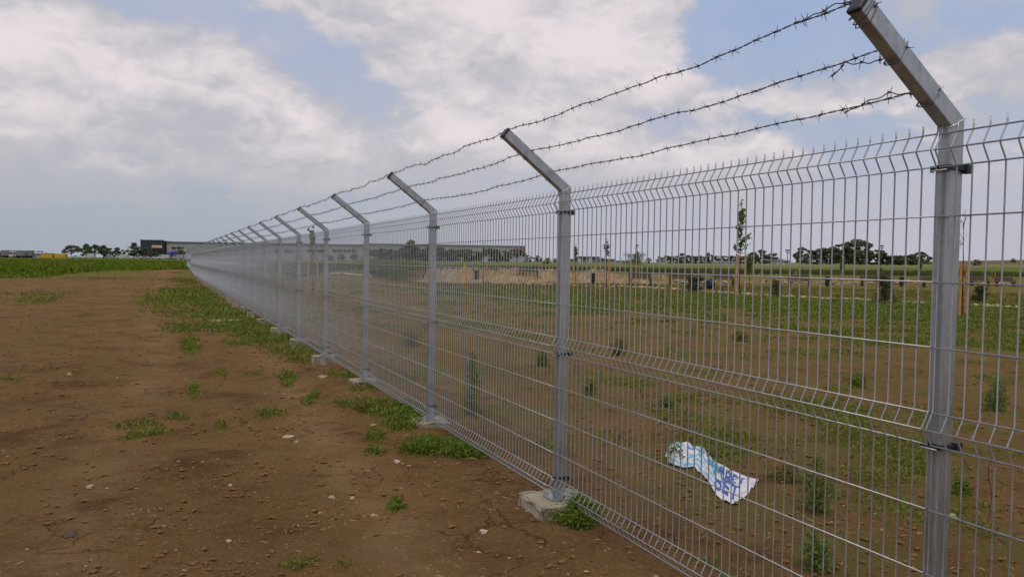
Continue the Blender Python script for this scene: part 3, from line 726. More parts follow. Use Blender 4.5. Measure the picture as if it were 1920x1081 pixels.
# ---------------------------------------------------------------- stones and scraps
def stone(px, py, s, label, seed, c=None, flat=.6, name='stone', cat='stone', long=1.0, group='larger pale stones lying on the soil'):
    x, y = G(px, py); rg = np.random.RandomState(seed)
    bm = bmesh.new(); bmesh.ops.create_icosphere(bm, subdivisions=2, radius=1)
    o = rg.rand(3)*9
    for v in bm.verts:
        k = 1+.30*math.sin(v.co.x*2.1+o[0])*math.sin(v.co.y*2.7+o[1])+.12*math.sin(v.co.z*5+o[2]+v.co.x*4)
        k *= 1+.13*rg.normal(); v.co = Vector((v.co.x*s*k*long, v.co.y*s*k, v.co.z*s*flat*k))
    me = bpy.data.meshes.new(name); bm.to_mesh(me); bm.free(); me.materials.append(c or M_STONE)
    ob = link(name, me, None, (x, y, zs(x, y)+s*flat*.3), (0, 0, rg.rand()*6)); tag(ob, label, cat, group); return ob
M_WHITE = mat('chalky_stone', (.60, .49, .34), .95, 0, (.42, .33, .22), 30, .5, 80)
M_BRICKC = mat('red_clay', (.36, .15, .08), .9, 0, (.25, .10, .06), 10)
M_SCRAP = mat('dark_cloth_scrap', (.14, .11, .085), 1.0, 0, (.07, .055, .045), 60, .6, 40, .05)
stone(622, 942, .024, 'knobbly cream stone on bare soil, largest one left of the second footing', 1)
stone(702, 967, .023, 'rough flat cream stone right of the knobbly one', 2)
stone(660, 946, .017, 'small elongated cream stone between two larger ones', 3, long=1.8)
stone(908, 1013, .022, 'crumbly pale stone near the bottom centre of the soil', 4, M_WHITE)
stone(745, 868, .024, 'angular pale stone in front of the third footing weeds', 5, M_WHITE, long=1.5)
stone(541, 824, .026, 'long upright-lying white chip left of the fence', 6, M_WHITE, long=1.7)
stone(556, 833, .020, 'pair-like cream stone beside the long white chip', 7)
stone(700, 806, .030, 'flat pale stone in the path of weeds left of the third post', 8, flat=.4)
stone(168, 915, .026, 'brown-grey stone alone on the left soil', 9, M_STONE)
stone(606, 710, .06, 'flat buff slab of stone beside the fourth footing', 10, flat=.25, long=1.6)
stone(1785, 970, .028, 'cream stone right of the nearest post, beyond the mesh', 11, M_WHITE)
stone(1237, 838-40, .03, 'pale lumpy stone behind the mesh above the bag', 12)
stone(430, 1010, .014, 'small white stone at the bottom left of the soil', 13, M_WHITE)
stone(432, 916, .015, 'white stone in the middle of the left soil', 14, M_WHITE)
stone(130, 704, .04, 'rounded tan stone far left on the soil', 15)
stone(331, 511, .34, 'reddish clay lump at the far end near the fence', 16, M_BRICKC, .4, 'clay_lump', 'clay lump', 1.3, None)
stone(405, 597, .34, 'flat pale concrete spill in the grass left of the fence', 17, M_STONE, .06, 'concrete_spill', 'concrete spill', 2.0, None)
stone(132, 1018, .035, 'crumpled dark grey cloth scrap on soil at bottom left', 18, M_SCRAP, .30, 'cloth_scrap', 'scrap', 1.8, None)
stone(1199, 735, .028, 'small dark object standing on soil beyond the mesh', 19, M_SCRAP, 1.5, 'scrap_stub', 'scrap', .7, None)

# ---------------------------------------------------------------- plastic bag
top_e = [(1247, 866), (1257, 843), (1290, 838), (1318, 851), (1341, 871), (1359, 884), (1385, 893), (1422, 906)]
bot_e = [(1251, 868), (1262, 880), (1281, 891), (1301, 882), (1320, 900), (1342, 942), (1372, 946), (1402, 934)]
te = np.array([G(*p) for p in top_e]); be = np.array([G(*p) for p in bot_e])
bagc = (te.mean(0)+be.mean(0))/2; bz = macro(bagc[0:1], bagc[1:2])[0]
def bag_pt(u, v):
    u = np.asarray(u, float); v = np.asarray(v, float); k = u*(len(te)-1); i = np.arange(len(te))
    a = np.stack([np.interp(k, i, te[:, j]) for j in (0, 1)], -1); c = np.stack([np.interp(k, i, be[:, j]) for j in (0, 1)], -1)
    p = a+(c-a)*v[..., None]
    cr = fbm(u*9+3, v*5, 3, 91, .6); rid = 1-np.abs(2*fbm(u*5+v*2, v*4-u*2, 3, 92)-1)
    e = np.clip(np.minimum(np.minimum(u, 1-u)*5, np.minimum(v, 1-v)*3.5), 0, 1)
    e = e*(1-.75*np.clip((u-.60)*8, 0, 1)); z = .012+e*(.018+.055*(cr-.35)+.05*(rid-.6))+.05*e*np.exp(-((u-.12)/.12)**2)
    z = z+(.03*np.exp(-((u-.62)/.05)**2)*np.sin(v*3.1))
    return np.stack([p[..., 0]-bagc[0]+.012*(cr-.5)*e, p[..., 1]-bagc[1]+.012*(rid-.5)*e, np.maximum(z, .004)+surf(p[..., 0], p[..., 1])-bz], -1)
nu, nv = 90, 44; U_, V_ = np.meshgrid(np.linspace(0, 1, nu), np.linspace(0, 1, nv)); BP = bag_pt(U_, V_)
ii = np.arange(nu*nv).reshape(nv, nu); Fb = np.stack([ii[:-1, :-1], ii[:-1, 1:], ii[1:, 1:], ii[1:, :-1]], -1).reshape(-1, 4)
mbag = bpy.data.materials.new('printed_plastic'); mbag.use_nodes = True; t = NT(mbag.node_tree); b = t.n['Principled BSDF']
uvn = t.new('ShaderNodeAttribute', attribute_name='sheet'); sx = t.new('ShaderNodeSeparateColor'); t.l.new(uvn.outputs['Color'], sx.inputs[0])
vv = uvn.outputs['Vector']
wvn = t.new('ShaderNodeTexWave', wave_type='RINGS'); wvn.inputs['Scale'].default_value = 5; wvn.inputs['Distortion'].default_value = 9; wvn.inputs['Detail'].default_value = 2; t.l.new(vv, wvn.inputs['Vector'])
pr_ = t.math('MULTIPLY', t.ramp(wvn.outputs['Fac'], .5, .62), t.ramp(t.noise(vv, 5, 3, .5), .40, .50))
pr_ = t.math('MULTIPLY', pr_, t.math('SUBTRACT', 1.0, t.ramp(sx.outputs[0], .64, .72)))
c_ = t.mix(t.math('MULTIPLY', pr_, .9), t.mix(t.ramp(t.noise(vv, 9, 5, .7), .45, .75), (.70, .70, .73), (.50, .46, .42)), (.10, .42, .62))
da = t.math('MULTIPLY', t.ramp(t.noise(vv, 11, 3, .5, 1.5), .60, .66), t.math('SUBTRACT', 1.0, t.ramp(sx.outputs[0], .55, .66)))
c_ = t.mix(da, c_, (.03, .10, .32))
t.l.new(c_, b.inputs['Base Color']); b.inputs['Roughness'].default_value = .35
bag = empty('plastic_bag', (bagc[0], bagc[1], bz)); tag(bag, 'crumpled white plastic bag with blue lettering lying on soil behind the mesh', 'plastic bag')
q = MB().add(BP.reshape(-1, 3), Fb); bme = q.mesh('sheet', mbag, True)
at_ = bme.color_attributes.new('sheet', 'FLOAT_COLOR', 'POINT'); cdd = np.zeros((nu*nv, 4), np.float32); cdd[:, 0] = U_.ravel(); cdd[:, 1] = V_.ravel()*.45; cdd[:, 3] = 1; at_.data.foreach_set('color', cdd.ravel())
so = link('sheet', bme, bag); md = so.modifiers.new('thickness', 'SOLIDIFY'); md.thickness = .0012
M_INK = mat('blue_ink', (.02, .10, .40), .4); M_INK2 = mat('teal_ink', (.06, .34, .52), .4)
def lettering(txt, u0, u1, v0, v1, m, shear=0.0):
    cu = bpy.data.curves.new('lettering', 'FONT'); cu.body = txt; cu.offset = .012; ob = bpy.data.objects.new('tmp', cu); COL.objects.link(ob)
    dg = bpy.context.evaluated_depsgraph_get(); me = bpy.data.meshes.new_from_object(ob.evaluated_get(dg)); bpy.data.objects.remove(ob)
    bm = bmesh.new(); bm.from_mesh(me); bmesh.ops.triangulate(bm, faces=bm.faces[:])
    for _ in range(3): 
        es = [e for e in bm.edges if e.calc_length() > .09]; 
        if es: bmesh.ops.subdivide_edges(bm, edges=es, cuts=1)
        bmesh.ops.triangulate(bm, faces=bm.faces[:])
    co = np.array([v.co[:] for v in bm.verts]); mn, mx_ = co.min(0), co.max(0); k = (co-mn)/(mx_-mn+1e-9)
    P = bag_pt(u0+(u1-u0)*k[:, 0]+shear*k[:, 1], v1+(v0-v1)*k[:, 1]); P[:, 2] += .006
    for v, p in zip(bm.verts, P): v.co = p
    bmesh.ops.recalc_face_normals(bm, faces=bm.faces[:]); bm.to_mesh(me); bm.free(); me.materials.clear(); me.materials.append(m)
    link('lettering', me, bag)
lettering('RBET', .67, .93, .12, .46, M_INK); lettering('BET', .68, .90, .54, .90, M_INK)
lettering('SS', .30, .48, .16, .40, M_INK2); lettering('OE', .54, .68, .25, .62, M_INK2)

# ---------------------------------------------------------------- park behind the fence
edge_pts = [G(620, 515), G(700, 521), G(860, 529), G(1050, 535), G(1225, 540), G(1340, 548), G(1470, 557), G(1560, 561), G(1640, 565), G(1780, 572), G(1925, 579), G(2150, 596)]
E_ = np.array(edge_pts)
tt = np.linspace(0, len(E_)-1, 160); EP = np.stack([np.interp(tt, range(len(E_)), E_[:, k]) for k in (0, 1)], -1)
for _ in range(6): EP[1:-1] = (EP[:-2]+EP[1:-1]*2+EP[2:])/4
TN = np.gradient(EP, axis=0); TN /= np.linalg.norm(TN, axis=1)[:, None]; NN = np.stack([TN[:, 1], -TN[:, 0]], -1)
if (NN[:, 0].mean()) < 0: NN = -NN
nc = 5; off = np.linspace(0, 1.3, nc); PV = EP[:, None]+NN[:, None]*off[None, :, None]*np.where(np.arange(160) > 40, 1, .8)[:, None, None]
pz = macro(PV[..., 0], PV[..., 1])+.02+.012; ii = np.arange(160*nc).reshape(160, nc)
q = MB().add(np.concatenate([PV, pz[..., None]], -1).reshape(-1, 3), np.stack([ii[:-1, :-1], ii[:-1, 1:], ii[1:, 1:], ii[1:, :-1]], -1).reshape(-1, 4))
M_PATH = mat('trodden_path', (.17, .125, .080), .95, 0, (.11, .085, .05), 2.0, .5, 20)
pth = q.build('path', M_PATH); tag(pth, 'narrow trodden earth path crossing the park', 'path', kind='structure')
rg = np.random.RandomState(8); n = 900; k = rg.rand(n)*159; k = k[sst(.38, .55, fbm(k*.12, k*0+2.5, 3, 5)) > rg.rand(len(k))-.45]
ex = np.interp(k, range(160), EP[:, 0])+rg.normal(size=len(k))*.05; ey = np.interp(k, range(160), EP[:, 1])+rg.normal(size=len(k))*.05
tag(rocks(np.stack([ex, ey, surf(ex, ey)+.02], -1), .07+.09*rg.rand(len(k)), rg, .6).build('path_edging', M_WHITE), 'broken line of pale edging stones along the park path', 'edging', kind='stuff')
rg = np.random.RandomState(9); n = 260; ex = rg.uniform(40, 86, n); ey = 54.5+rg.uniform(-1, 2.5, n)
tag(rocks(np.stack([ex, ey, surf(ex, ey)+.1], -1), .08+.22*rg.rand(n)**2, rg, .7).build('bank_rubble', M_STONE), 'pale rubble stones scattered on the low bank', 'rubble', kind='stuff')

def bench(px, py, rz, label, first=[None]):
    x, y = G(px, py)
    if first[0] is None:
        root = empty('park_bench'); first[0] = root
        for k in range(3): MB().box((0, -.12+k*.15, .45), (1.7, .12, .04)).build('seat_slat', M_WOOD, root)
        for k in range(3): MB().box((0, .30+k*.035, .58+k*.135), (1.7, .035, .115), rx=-.2).build('back_slat', M_WOOD, root)
        for s_ in (-1, 1):
            q = MB(); q.box((s_*.78, .03, .22), (.07, .5, .44)); q.box((s_*.78, .34, .66), (.05, .05, .5), rx=-.2); q.box((s_*.78, .0, .62), (.05, .42, .04)); q.box((s_*.78, -.2, .53), (.04, .04, .16))
            q.build('leg', M_BLACK, root)
        o = root
    else: o = copy_tree(first[0])
    o.location = (x, y, zs(x, y)); o.rotation_euler = (0, 0, rz); tag(o, label, 'bench', 'dark wooden park benches along the bank')
bench(778, 521, -.45, 'leftmost dark park bench, before green bushes by the third post')
bench(990, 522, -.45, 'dark park bench in the tan grass left of the second post')
bench(1200, 535, -.45, 'dark park bench behind the three thin staked saplings')
bench(1356, 535, -.45, 'dark bench half hidden behind the round evergreen shrub')
bench(1275, 534, -.4, 'brown bench just left of the round evergreen shrub')
bench(1499, 537, -.5, 'small dark bench left of a dark bin')
bench(1634, 537, -.5, 'dark bench behind the brownish conifer')
bench(1750, 539, -.5, 'dark bench seen just left of the nearest post')
bench(1838, 536, -.5, 'distant dark bench right of the nearest post')
bench(1885, 537, -.5, 'rightmost distant dark bench beyond the mesh')

def bin_(px, py, label, first=[None]):
    x, y = G(px, py)
    if first[0] is None:
        root = empty('litter_bin'); first[0] = root
        th = np.arange(12)*np.pi/6
        q = MB(); q.tube([(0, 0, .08), (0, 0, .5), (0, 0, .80)], [.17, .19, .20], 12); q.build('body', M_BIN, root)
        q = MB(); q.tube([(0, 0, .80), (0, 0, .83)], [.215, .215], 12); q.build('rim', M_BLACK, root)
        q = MB(); q.tube([(0, 0, -.05), (0, 0, .10)], [.10, .10], 8); q.build('base', M_BLACK, root)
        o = root
    else: o = copy_tree(first[0])
    o.location = (x, y, zs(x, y)); tag(o, label, 'litter bin', 'dark blue litter bins along the bank'); return o
bin_(893, 527, 'dark blue litter bin in dry grass right of the third post')
bin_(1111, 532, 'dark blue litter bin between the first two staked saplings')
bin_(1551, 537, 'dark litter bin right of the small bench')
bin_(1690, 537, 'dark litter bin left of the nearest post')
x, y = G(1331, 541)
bg = MB(); rg = np.random.RandomState(2)
bm = bmesh.new(); bmesh.ops.create_icosphere(bm, subdivisions=3, radius=.36)
for v in bm.verts: v.co = Vector((v.co.x*(1+.12*math.sin(v.co.z*14+v.co.y*9)), v.co.y*(1+.1*math.sin(v.co.x*17)), (v.co.z+.3)*(1.05+.1*math.sin(v.co.x*15))+.0))
me = bpy.data.meshes.new('refuse_sack'); bm.to_mesh(me); bm.free(); me.materials.append(M_BLACK)
ob = link('refuse_sack', me, None, (x, y, zs(x, y))); tag(ob, 'bulging black refuse sack beside the round evergreen shrub', 'sack')

# staked saplings
def sapling(px, py, topy, label, stakes, seed, leafy=1.0, lm=None, stake_h=1.9, spread=.35, crown0=.35, leaf=.10, bare=False):
    x, y = G(px, py); d = float(np.array([x, y, 0]) @ FWD); H = (py-topy)/F_PX*d; rg = np.random.RandomState(seed)
    root = empty('staked_sapling', (x, y, zs(x, y))); tag(root, label, 'sapling', 'young trees tied to orange stakes')
    z = np.linspace(0, H*.97, 12); P = np.stack([np.cumsum(rg.normal(size=12)*.012), np.cumsum(rg.normal(size=12)*.012), z], -1)
    q = MB().tube(P, np.linspace(.028, .006, 12), 6); C = []
    nb = int(9+7*leafy)
    for k in range(nb):
        h0 = H*rg.uniform(crown0, .92); L = H*rg.uniform(.10, .22)*(1.15-h0/H); a = rg.rand()*6.28
        b0 = np.array([np.interp(h0, z, P[:, 0]), np.interp(h0, z, P[:, 1]), h0]); e = np.array([math.cos(a)*spread*1.4, math.sin(a)*spread*1.4, 1.0]); e /= np.linalg.norm(e)
        Q = b0+e*L*np.linspace(0, 1, 5)[:, None]; Q[:, :2] += rg.normal(size=(5, 2))*.01
        q.tube(Q, np.linspace(.010, .003, 5), 4)
        m_ = int(rg.uniform(10, 26)*leafy); ti = rg.uniform(.15, 1.05, m_); C.append(b0+e*L*ti[:, None]+rg.normal(size=(m_, 3))*.055)
    m_ = int(60*leafy); hz_ = rg.uniform(crown0*1.0, 1.0, m_)*H; C.append(np.stack([np.interp(hz_, z, P[:, 0]), np.interp(hz_, z, P[:, 1]), hz_], -1)+rg.normal(size=(m_, 3))*.07)
    q.build('trunk', M_BARK, root)
    C = np.concatenate(C)
    MB().quads(C, leaf, rg, 0, 1.1).build('crown', lm or M_TREE2, root)
    for k in range(stakes):
        a = k*2*math.pi/max(stakes, 1)+.6+seed; rr_ = .28
        MB().tube([(rr_*math.cos(a), rr_*math.sin(a), -.1), (rr_*math.cos(a)*.95, rr_*math.sin(a)*.95, stake_h)], .042, 7).build('stake', M_STAKE, root)
    if stakes > 1:
        a = .6+seed; MB().tube([(.28*math.cos(a+k*2*math.pi/stakes), .28*math.sin(a+k*2*math.pi/stakes), stake_h-.12) for k in list(range(stakes))+[0]], .014, 5).build('tie_rail', M_STAKE, root)
    return root
sapling(1386, 557, 373, 'tallest leafy staked sapling, full crown rising well above the horizon', 3, 1, 1.25, leafmat('sapling_leaf', (.12, .16, .035), (.17, .22, .06), 3, .4), 2.1, .85, .45, .15)
sapling(1405, 541, 478, 'short bright green staked sapling directly right of the tallest one', 2, 2, 2.2, M_YLEAF, 1.5, .25, .45, .16)
sapling(1078, 533, 459, 'left of three thin saplings, right beside the second post', 2, 3, .8, M_TREE2, 1.9, .45, .62, .12)
sapling(1137, 538, 447, 'middle of three thin saplings, with forked sparse top', 2, 4, .5, M_TREE, 1.9, .7, .62, .15)
sapling(1191, 535, 456, 'right of three thin saplings, with narrow upright tip', 2, 5, .8, M_TREE2, 1.7, .35, .55, .12)
sapling(1804, 594, 388, 'nearly bare sapling between two tall orange stakes right of the nearest post', 2, 6, .18, M_TREE, 1.75, .5, .62, .06)
sapling(1578, 527, 482, 'bright green sapling on one stake below the dark tree belt', 1, 7, 2.4, M_YLEAF, 1.2, .35, .42, .2)
sapling(1650, 529, 498, 'pale stake with thin sapling behind the brownish conifer', 1, 8, 1, M_YLEAF, 1.5, .3, .5, .12)
sapling(1726, 532, 478, 'bright green sapling on one stake just left of the nearest post', 1, 9, 2.4, M_YLEAF, 1.5, .35, .45, .2)
sapling(1862, 533, 508, 'small far sapling with twin stakes at the right edge', 2, 10, .6, M_YLEAF, 1.5, .3, .5, .1)
sapling(586, 553, 425, 'sparse sapling seen through the mesh by the fifth post', 2, 11, .6, M_TREE, 1.6, .5, .6, .12)
sapling(906, 531, 457, 'thin pale sapling right of the third post', 1, 12, .5, M_TREE2, 1.6, .25, .6, .12)

def shrub(px, py, H, W, label, mate, seed, name='evergreen_shrub', n=2600, cone=1.0, size=.09):
    x, y = G(px, py); rg = np.random.RandomState(seed); root = empty(name, (x, y, zs(x, y))); tag(root, label, 'shrub')
    q = MB(); C = []
    for k in range(int(18)):
        a = rg.rand()*6.28; t0 = rg.uniform(.05, .9); rr_ = W*.5*(1-t0*cone*.75)*rg.uniform(.4, 1.0)
        c = np.array([math.cos(a)*rr_, math.sin(a)*rr_, H*t0]); q.tube([(0, 0, H*t0*.3), c*.6+np.array([0, 0, .0]), c], [.015, .01, .005], 4)
        C.append(c+rg.normal(size=(n//18, 3))*np.array([W*.13, W*.13, H*.09]))
    q.tube([(0, 0, 0), (0, 0, H*.9)], [.03, .006], 6)
    C = np.concatenate(C); C[:, 2] = np.abs(C[:, 2]); q.build('stem', M_BARK, root); MB().quads(C, size, rg, 0, .6).build('foliage', mate, root)
shrub(1304, 546, 1.05, 1.1, 'round dark evergreen shrub in the park left of the refuse sack', leafmat('dark_evergreen', (.03, .045, .02), (.05, .07, .03), 3, .1), 1, cone=.6)
shrub(1658, 569, 1.25, 1.0, 'brownish green conifer left of the nearest post', M_CONIF, 2)
shrub(1838, 566, .8, .7, 'dark small conifer behind the orange stakes', M_CONIF, 3)
shrub(1455, 556, .9, .8, 'low olive brown shrub right of the tallest sapling', M_CONIF, 4, n=900)
shrub(745, 522, 1.5, 4.2, 'wide pale green bush behind the third post', M_CROP, 5, 'bush', 3600, .4, .16)
shrub(700, 514, 1.3, 3.0, 'green bush between third and fourth posts', M_CROP, 6, 'bush', 2400, .4, .16)
shrub(1025, 496, 1.3, 2.2, 'green bush on the raised field left of the second post', M_CROP, 7, 'bush', 1200, .4, .2)
shrub(1188, 497, 3.2, 5.5, 'bright green bush on the raised field behind the saplings', M_YLEAF, 8, 'bush', 2200, .3, .3)

# ---------------------------------------------------------------- far trees
def tree_meshes(seed, kind):
    rg = np.random.RandomState(seed); tr = MB(); C = []
    H = 1.0
    if kind == 'umbrella': cz0, cz1, W = .42, 1.0, 1.55
    elif kind == 'tall': cz0, cz1, W = .12, 1.0, .75
    else: cz0, cz1, W = .08, 1.0, 1.25
    tr.tube([(0, 0, -.03), (rg.normal()*.01, 0, .25), (rg.normal()*.02, 0, .55), (0, 0, .8)], [.022, .018, .012, .004], 6)
    for k in range(40 if kind != 'tall' else 30):
        t0 = rg.rand(); z = cz0+(cz1-cz0)*t0
        if kind == 'umbrella': prof_ = math.sqrt(max(0, 1-t0**2.2))*1.0
        elif kind == 'tall': prof_ = (math.sin(math.pi*min(1, t0*.9+.15)))**.7
        else: prof_ = math.sqrt(max(0, 1-(1.45*t0-.45)**2))
        a = rg.rand()*6.28; rr_ = W*.5*prof_*rg.uniform(.35, .95); c = np.array([rr_*math.cos(a), rr_*math.sin(a), z*.93])
        tr.tube([(0, 0, max(.15, z*.55)), c*np.array([.5, .5, .85]), c], [.010, .006, .002], 4)
        s_ = rg.uniform(.07, .12); m_ = 120
        v = rg.normal(size=(m_, 3)); v /= np.linalg.norm(v, axis=1)[:, None]; C.append(c+v*s_*np.array([1.25, 1.25, .75])*rg.uniform(.5, 1.05, (m_, 1)))
    C = np.concatenate(C); return tr.mesh('trunk', M_BARK), MB().quads(C, .06, rg, 0, 1.2).mesh('crown', M_TREE if seed % 2 else M_TREE2)
TM = {k: [tree_meshes(s0+i, k) for i in range(3)] for k, s0 in (('umbrella', 11), ('tall', 21), ('round', 31))}
def far_tree(px, topy, label, kind, dist=330, wide=1.0, k=[0], group='dark trees beyond the fields', basey=None):
    k[0] += 1; x, y = at(px, dist); z = zs(x, y); tp = CAM_H+ray(px, topy)[2]*dist; H = tp-z
    root = empty('broadleaf_tree', (x, y, z), k[0]*1.3); root.scale = (H*wide, H*wide, H); tag(root, label, 'tree', group)
    tm, cm = TM[kind][k[0] % 3]; link('trunk', tm, root); link('crown', cm, root)
far_tree(134, 459, 'umbrella-shaped tree with open trunks, leftmost of the far trees', 'umbrella', wide=1.05)
far_tree(162, 456, 'narrow tall dark tree next to the umbrella-shaped one', 'tall')
far_tree(178, 458, 'spreading dark tree third from left beyond the green field', 'umbrella')
far_tree(194, 459, 'open loose tree fourth from left beyond the green field', 'round', wide=.6)
far_tree(207, 464, 'low wide tree fifth from left beyond the green field', 'round', wide=1.2)
far_tree(222, 463, 'low bushy tree with pale gap on its right', 'round', wide=1.2)
far_tree(251, 455, 'tall conical tree standing alone left of the dark building', 'tall', 330, 1.1)
far_tree(268, 463, 'rounded tree against the left corner of the dark building', 'round', 330, 1.1)
far_tree(288, 472, 'dark low tree below the sign of the dark building', 'round', 330, 1.9)
far_tree(338, 468, 'tree with sparse crown before the grey warehouse beside the fence end', 'umbrella', 330, .8)
far_tree(770, 449, 'tall spiky tree rising above the grey warehouse roof', 'tall', 300, 1.3)
far_tree(755, 464, 'tree leaning beside the tall spiky one before the warehouse', 'round', 300, 1.3)
ORD = 'first second third fourth fifth sixth seventh eighth ninth tenth eleventh twelfth thirteenth fourteenth fifteenth'.split()
def rowlabel(px):
    if px > 985: return 'low tree right of the warehouse end, %s after the red panel' % ORD[[990, 1008, 1026, 1040].index(px)]
    if px > 811: return 'dark tree before the warehouse, %s to the right of the third post' % ORD[[818, 833, 846, 862, 874, 892, 918, 930, 944, 968].index(px)]
    if px > 687: return 'dark tree before the warehouse, %s to the right of the fourth post' % ORD[[702, 716, 732, 744, 788, 800].index(px)]
    return 'faint tree seen through dense mesh, %s left of the fourth post' % ORD[[662, 640, 620].index(px)]
for i, (px, ty) in enumerate([(702, 467), (716, 465), (732, 466), (744, 468), (788, 466), (800, 461), (818, 462), (833, 468), (846, 466), (862, 467), (874, 466), (892, 470), (918, 465), (930, 467), (944, 469), (968, 466), (990, 478), (1008, 478), (1026, 483), (1040, 484), (640, 476), (662, 477), (620, 478)]):
    far_tree(px, ty, rowlabel(px), 'round' if i % 3 else 'umbrella', 300, 1.15, group='row of trees before the warehouse')
for (px, ty, wd, lb) in [(1193, 482, 1.3, 'yellowish low tree behind the bright bush'), (1214, 483, 1.2, 'low tree just left of the gap in the tree line'), (1235, 480, 1.0, 'small round dark tree beside a red roof'),
    (1590, 452, 1.1, 'tallest broad dark tree in the right tree belt'), (1608, 448, 1.0, 'highest crown at the top of the right tree belt'), (1575, 456, 1.2, 'broad dark tree left of the highest crown'), (1558, 461, 1.2, 'dark tree on the left shoulder of the right tree belt'),
    (1540, 464, 1.1, 'dark tree second from the left of the right tree belt'), (1524, 468, 1.0, 'rounded tree at the left foot of the belt'), (1502, 462, .9, 'separate pointed tree left of the right tree belt'), (1624, 467, 1.0, 'low tree at the right foot of the highest crown'),
    (1645, 467, 1.1, 'tree under the tall pole with a dark knob'), (1726, 471, 1.3, 'round dark tree just left of the nearest post'), (1708, 476, 1.0, 'small dark tree left of the round one by the nearest post'),
    (1447, 474, 1.6, 'round bushy tree in the middle gap right of the tallest sapling'), (1424, 467, 1.2, 'tree peaking above the hedge right of the tallest sapling'), (1410, 472, .9, 'narrow tree just behind the tallest sapling'),
    (1280, 474, 1.2, 'tall clump at the left of the hedge line'), (1328, 473, 1.1, 'raised clump in the middle of the hedge line')]:
    far_tree(px, ty, lb, 'round', 300, wd)
for px in [1250, 1264, 1296, 1310, 1342, 1356, 1370, 1384, 1398, 1660, 1672, 1684, 1696]:
    far_tree(px, 479 if px < 1500 else 478, 'low even dark tree, %s %s' % ((ORD[[1250, 1264, 1296, 1310, 1342, 1356, 1370, 1384, 1398].index(px)], 'of the hedge line from its left end') if px < 1500 else (ORD[[1660, 1672, 1684, 1696].index(px)], 'right of the tall pole with the dark knob')), 'round', 300, 1.7, group='far hedge line trees')
far_tree(1830, 486, 'lone dark bush on the brown slope at the right', 'round', 330, 1.3)
far_tree(1898, 484, 'tiny dark bush on the skyline at the far right', 'round', 480, 1.2)

# ---------------------------------------------------------------- buildings
BV = np.array([math.cos(YAW), -math.sin(YAW), 0])
def flatmat(name, c, rough=.7, c2=None, scale=.3): return mat(name, c, rough, 0, c2 or tuple(v*.85 for v in c), scale)
M_WHW = flatmat('grey_cladding', (.42, .42, .43)); M_DARKC = flatmat('dark_cladding', (.040, .045, .058)); M_GLASSD = mat('dark_window', (.03, .035, .045), .15)
M_REDP = flatmat('red_panel', (.40, .12, .09)); M_SIGN = flatmat('sign_board', (.75, .62, .45)); M_SIGNT = flatmat('sign_orange', (.62, .28, .08)); M_ROOFE = flatmat('roof_trim', (.19, .20, .21))
M_OLDB = flatmat('old_concrete', (.20, .20, .21)); M_WHITEP = flatmat('white_paint', (.50, .50, .50)); M_YEL = flatmat('yellow_paint', (.62, .42, .04)); M_BLUEP = flatmat('blue_paint', (.05, .07, .30)); M_GREYP = flatmat('grey_tarp', (.30, .33, .38)); M_TYRE = mat('tyre_rubber', (.02, .02, .02), .9)
def facade_frame(px, dist):
    x, y = at(px, dist); return x, y
def panelled(root, name, m, x0, x1, z0, z1, depth, n, y0=0.0, gap=.08):
    """wall of cladding panels, each its own piece"""
    w_ = (x1-x0)/n; me = MB().box((w_/2, depth/2, (z0+z1)/2), (w_-gap, depth, z1-z0)).mesh(name, m)
    for k in range(n): link(name, me, root, (x0+k*w_, y0, 0))
D0 = 392
def wx(px): return (px-960)/F_PX*D0
x0w, x1w = wx(267), wx(983)
ox, oy = FWD[0]*D0/_cp, FWD[1]*D0/_cp
gz0 = min(zs(*at(300, D0)), zs(*at(900, D0)))-.5
wh = empty('warehouse', (ox, oy, 0), -YAW); tag(wh, 'long low grey warehouse behind the fence with windows under its roof', 'warehouse')
def zt(px, py, d=D0): return CAM_H+ray(px, py)[2]*d
zl, zr = zt(330, 454), zt(975, 464); zroof = (zl+zr)/2
MB().box(((wx(311)+x1w)/2, 26, (gz0+zroof)/2), (x1w-wx(311)-.2, 50, zroof-gz0-.1)).build('hall', M_WHW, wh)
panelled(wh, 'wall_panel', M_WHW, wx(311), wx(680), gz0, zroof, .5, 18, .4)
panelled(wh, 'wall_panel', M_WHW, wx(680), x1w, gz0, zroof+.5, .5, 14, .1)
MB().box(((wx(311)+wx(680))/2, .35, zroof+.1), (wx(680)-wx(311), 1.0, .45)).build('roof_trim', M_ROOFE, wh)
MB().box(((wx(680)+x1w)/2, .2, zroof+.72), (x1w-wx(680), 1.2, .45)).build('roof_trim', M_ROOFE, wh)
for a, b_ in [(321, 329), (331, 339), (341, 343), (512, 520), (532, 548), (575, 592), (594, 606), (622, 630), (632, 640), (642, 648), (650, 657), (659, 666)]:
    zc = zt((a+b_)/2, 464 if a < 400 else 469.5); MB().box(((wx(a)+wx(b_))/2, .08, zc), (wx(b_)-wx(a), .5, .75)).build('window', M_GLASSD, wh)
MB().box((wx(978.5), -.05, zt(978, 470)), (wx(983)-wx(974), .5, 2.6)).build('red_panel', M_REDP, wh)
MB().box((wx(900), -.05, zt(900, 475)), (wx(905)-wx(895), .5, 2.0)).build('red_panel', M_REDP, wh)
for a in range(560, 960, 26):
    MB().box((wx(a), -.05, zt(a, 482)), (2.8, .5, 3.2)).build('loading_door', M_OLDB, wh)
of = empty('office_block', (ox, oy, 0), -YAW); tag(of, 'dark blue-grey office block with an orange lettered sign beside the warehouse', 'office building')
MB().box(((wx(267)+wx(310))/2, 13, (gz0+zl+.6)/2), (wx(310)-wx(267), 30, zl+.6-gz0)).build('wall', M_DARKC, of)
panelled(of, 'facade_panel', M_DARKC, wx(267), wx(310), gz0, zl+.65, .4, 6, -2.5)
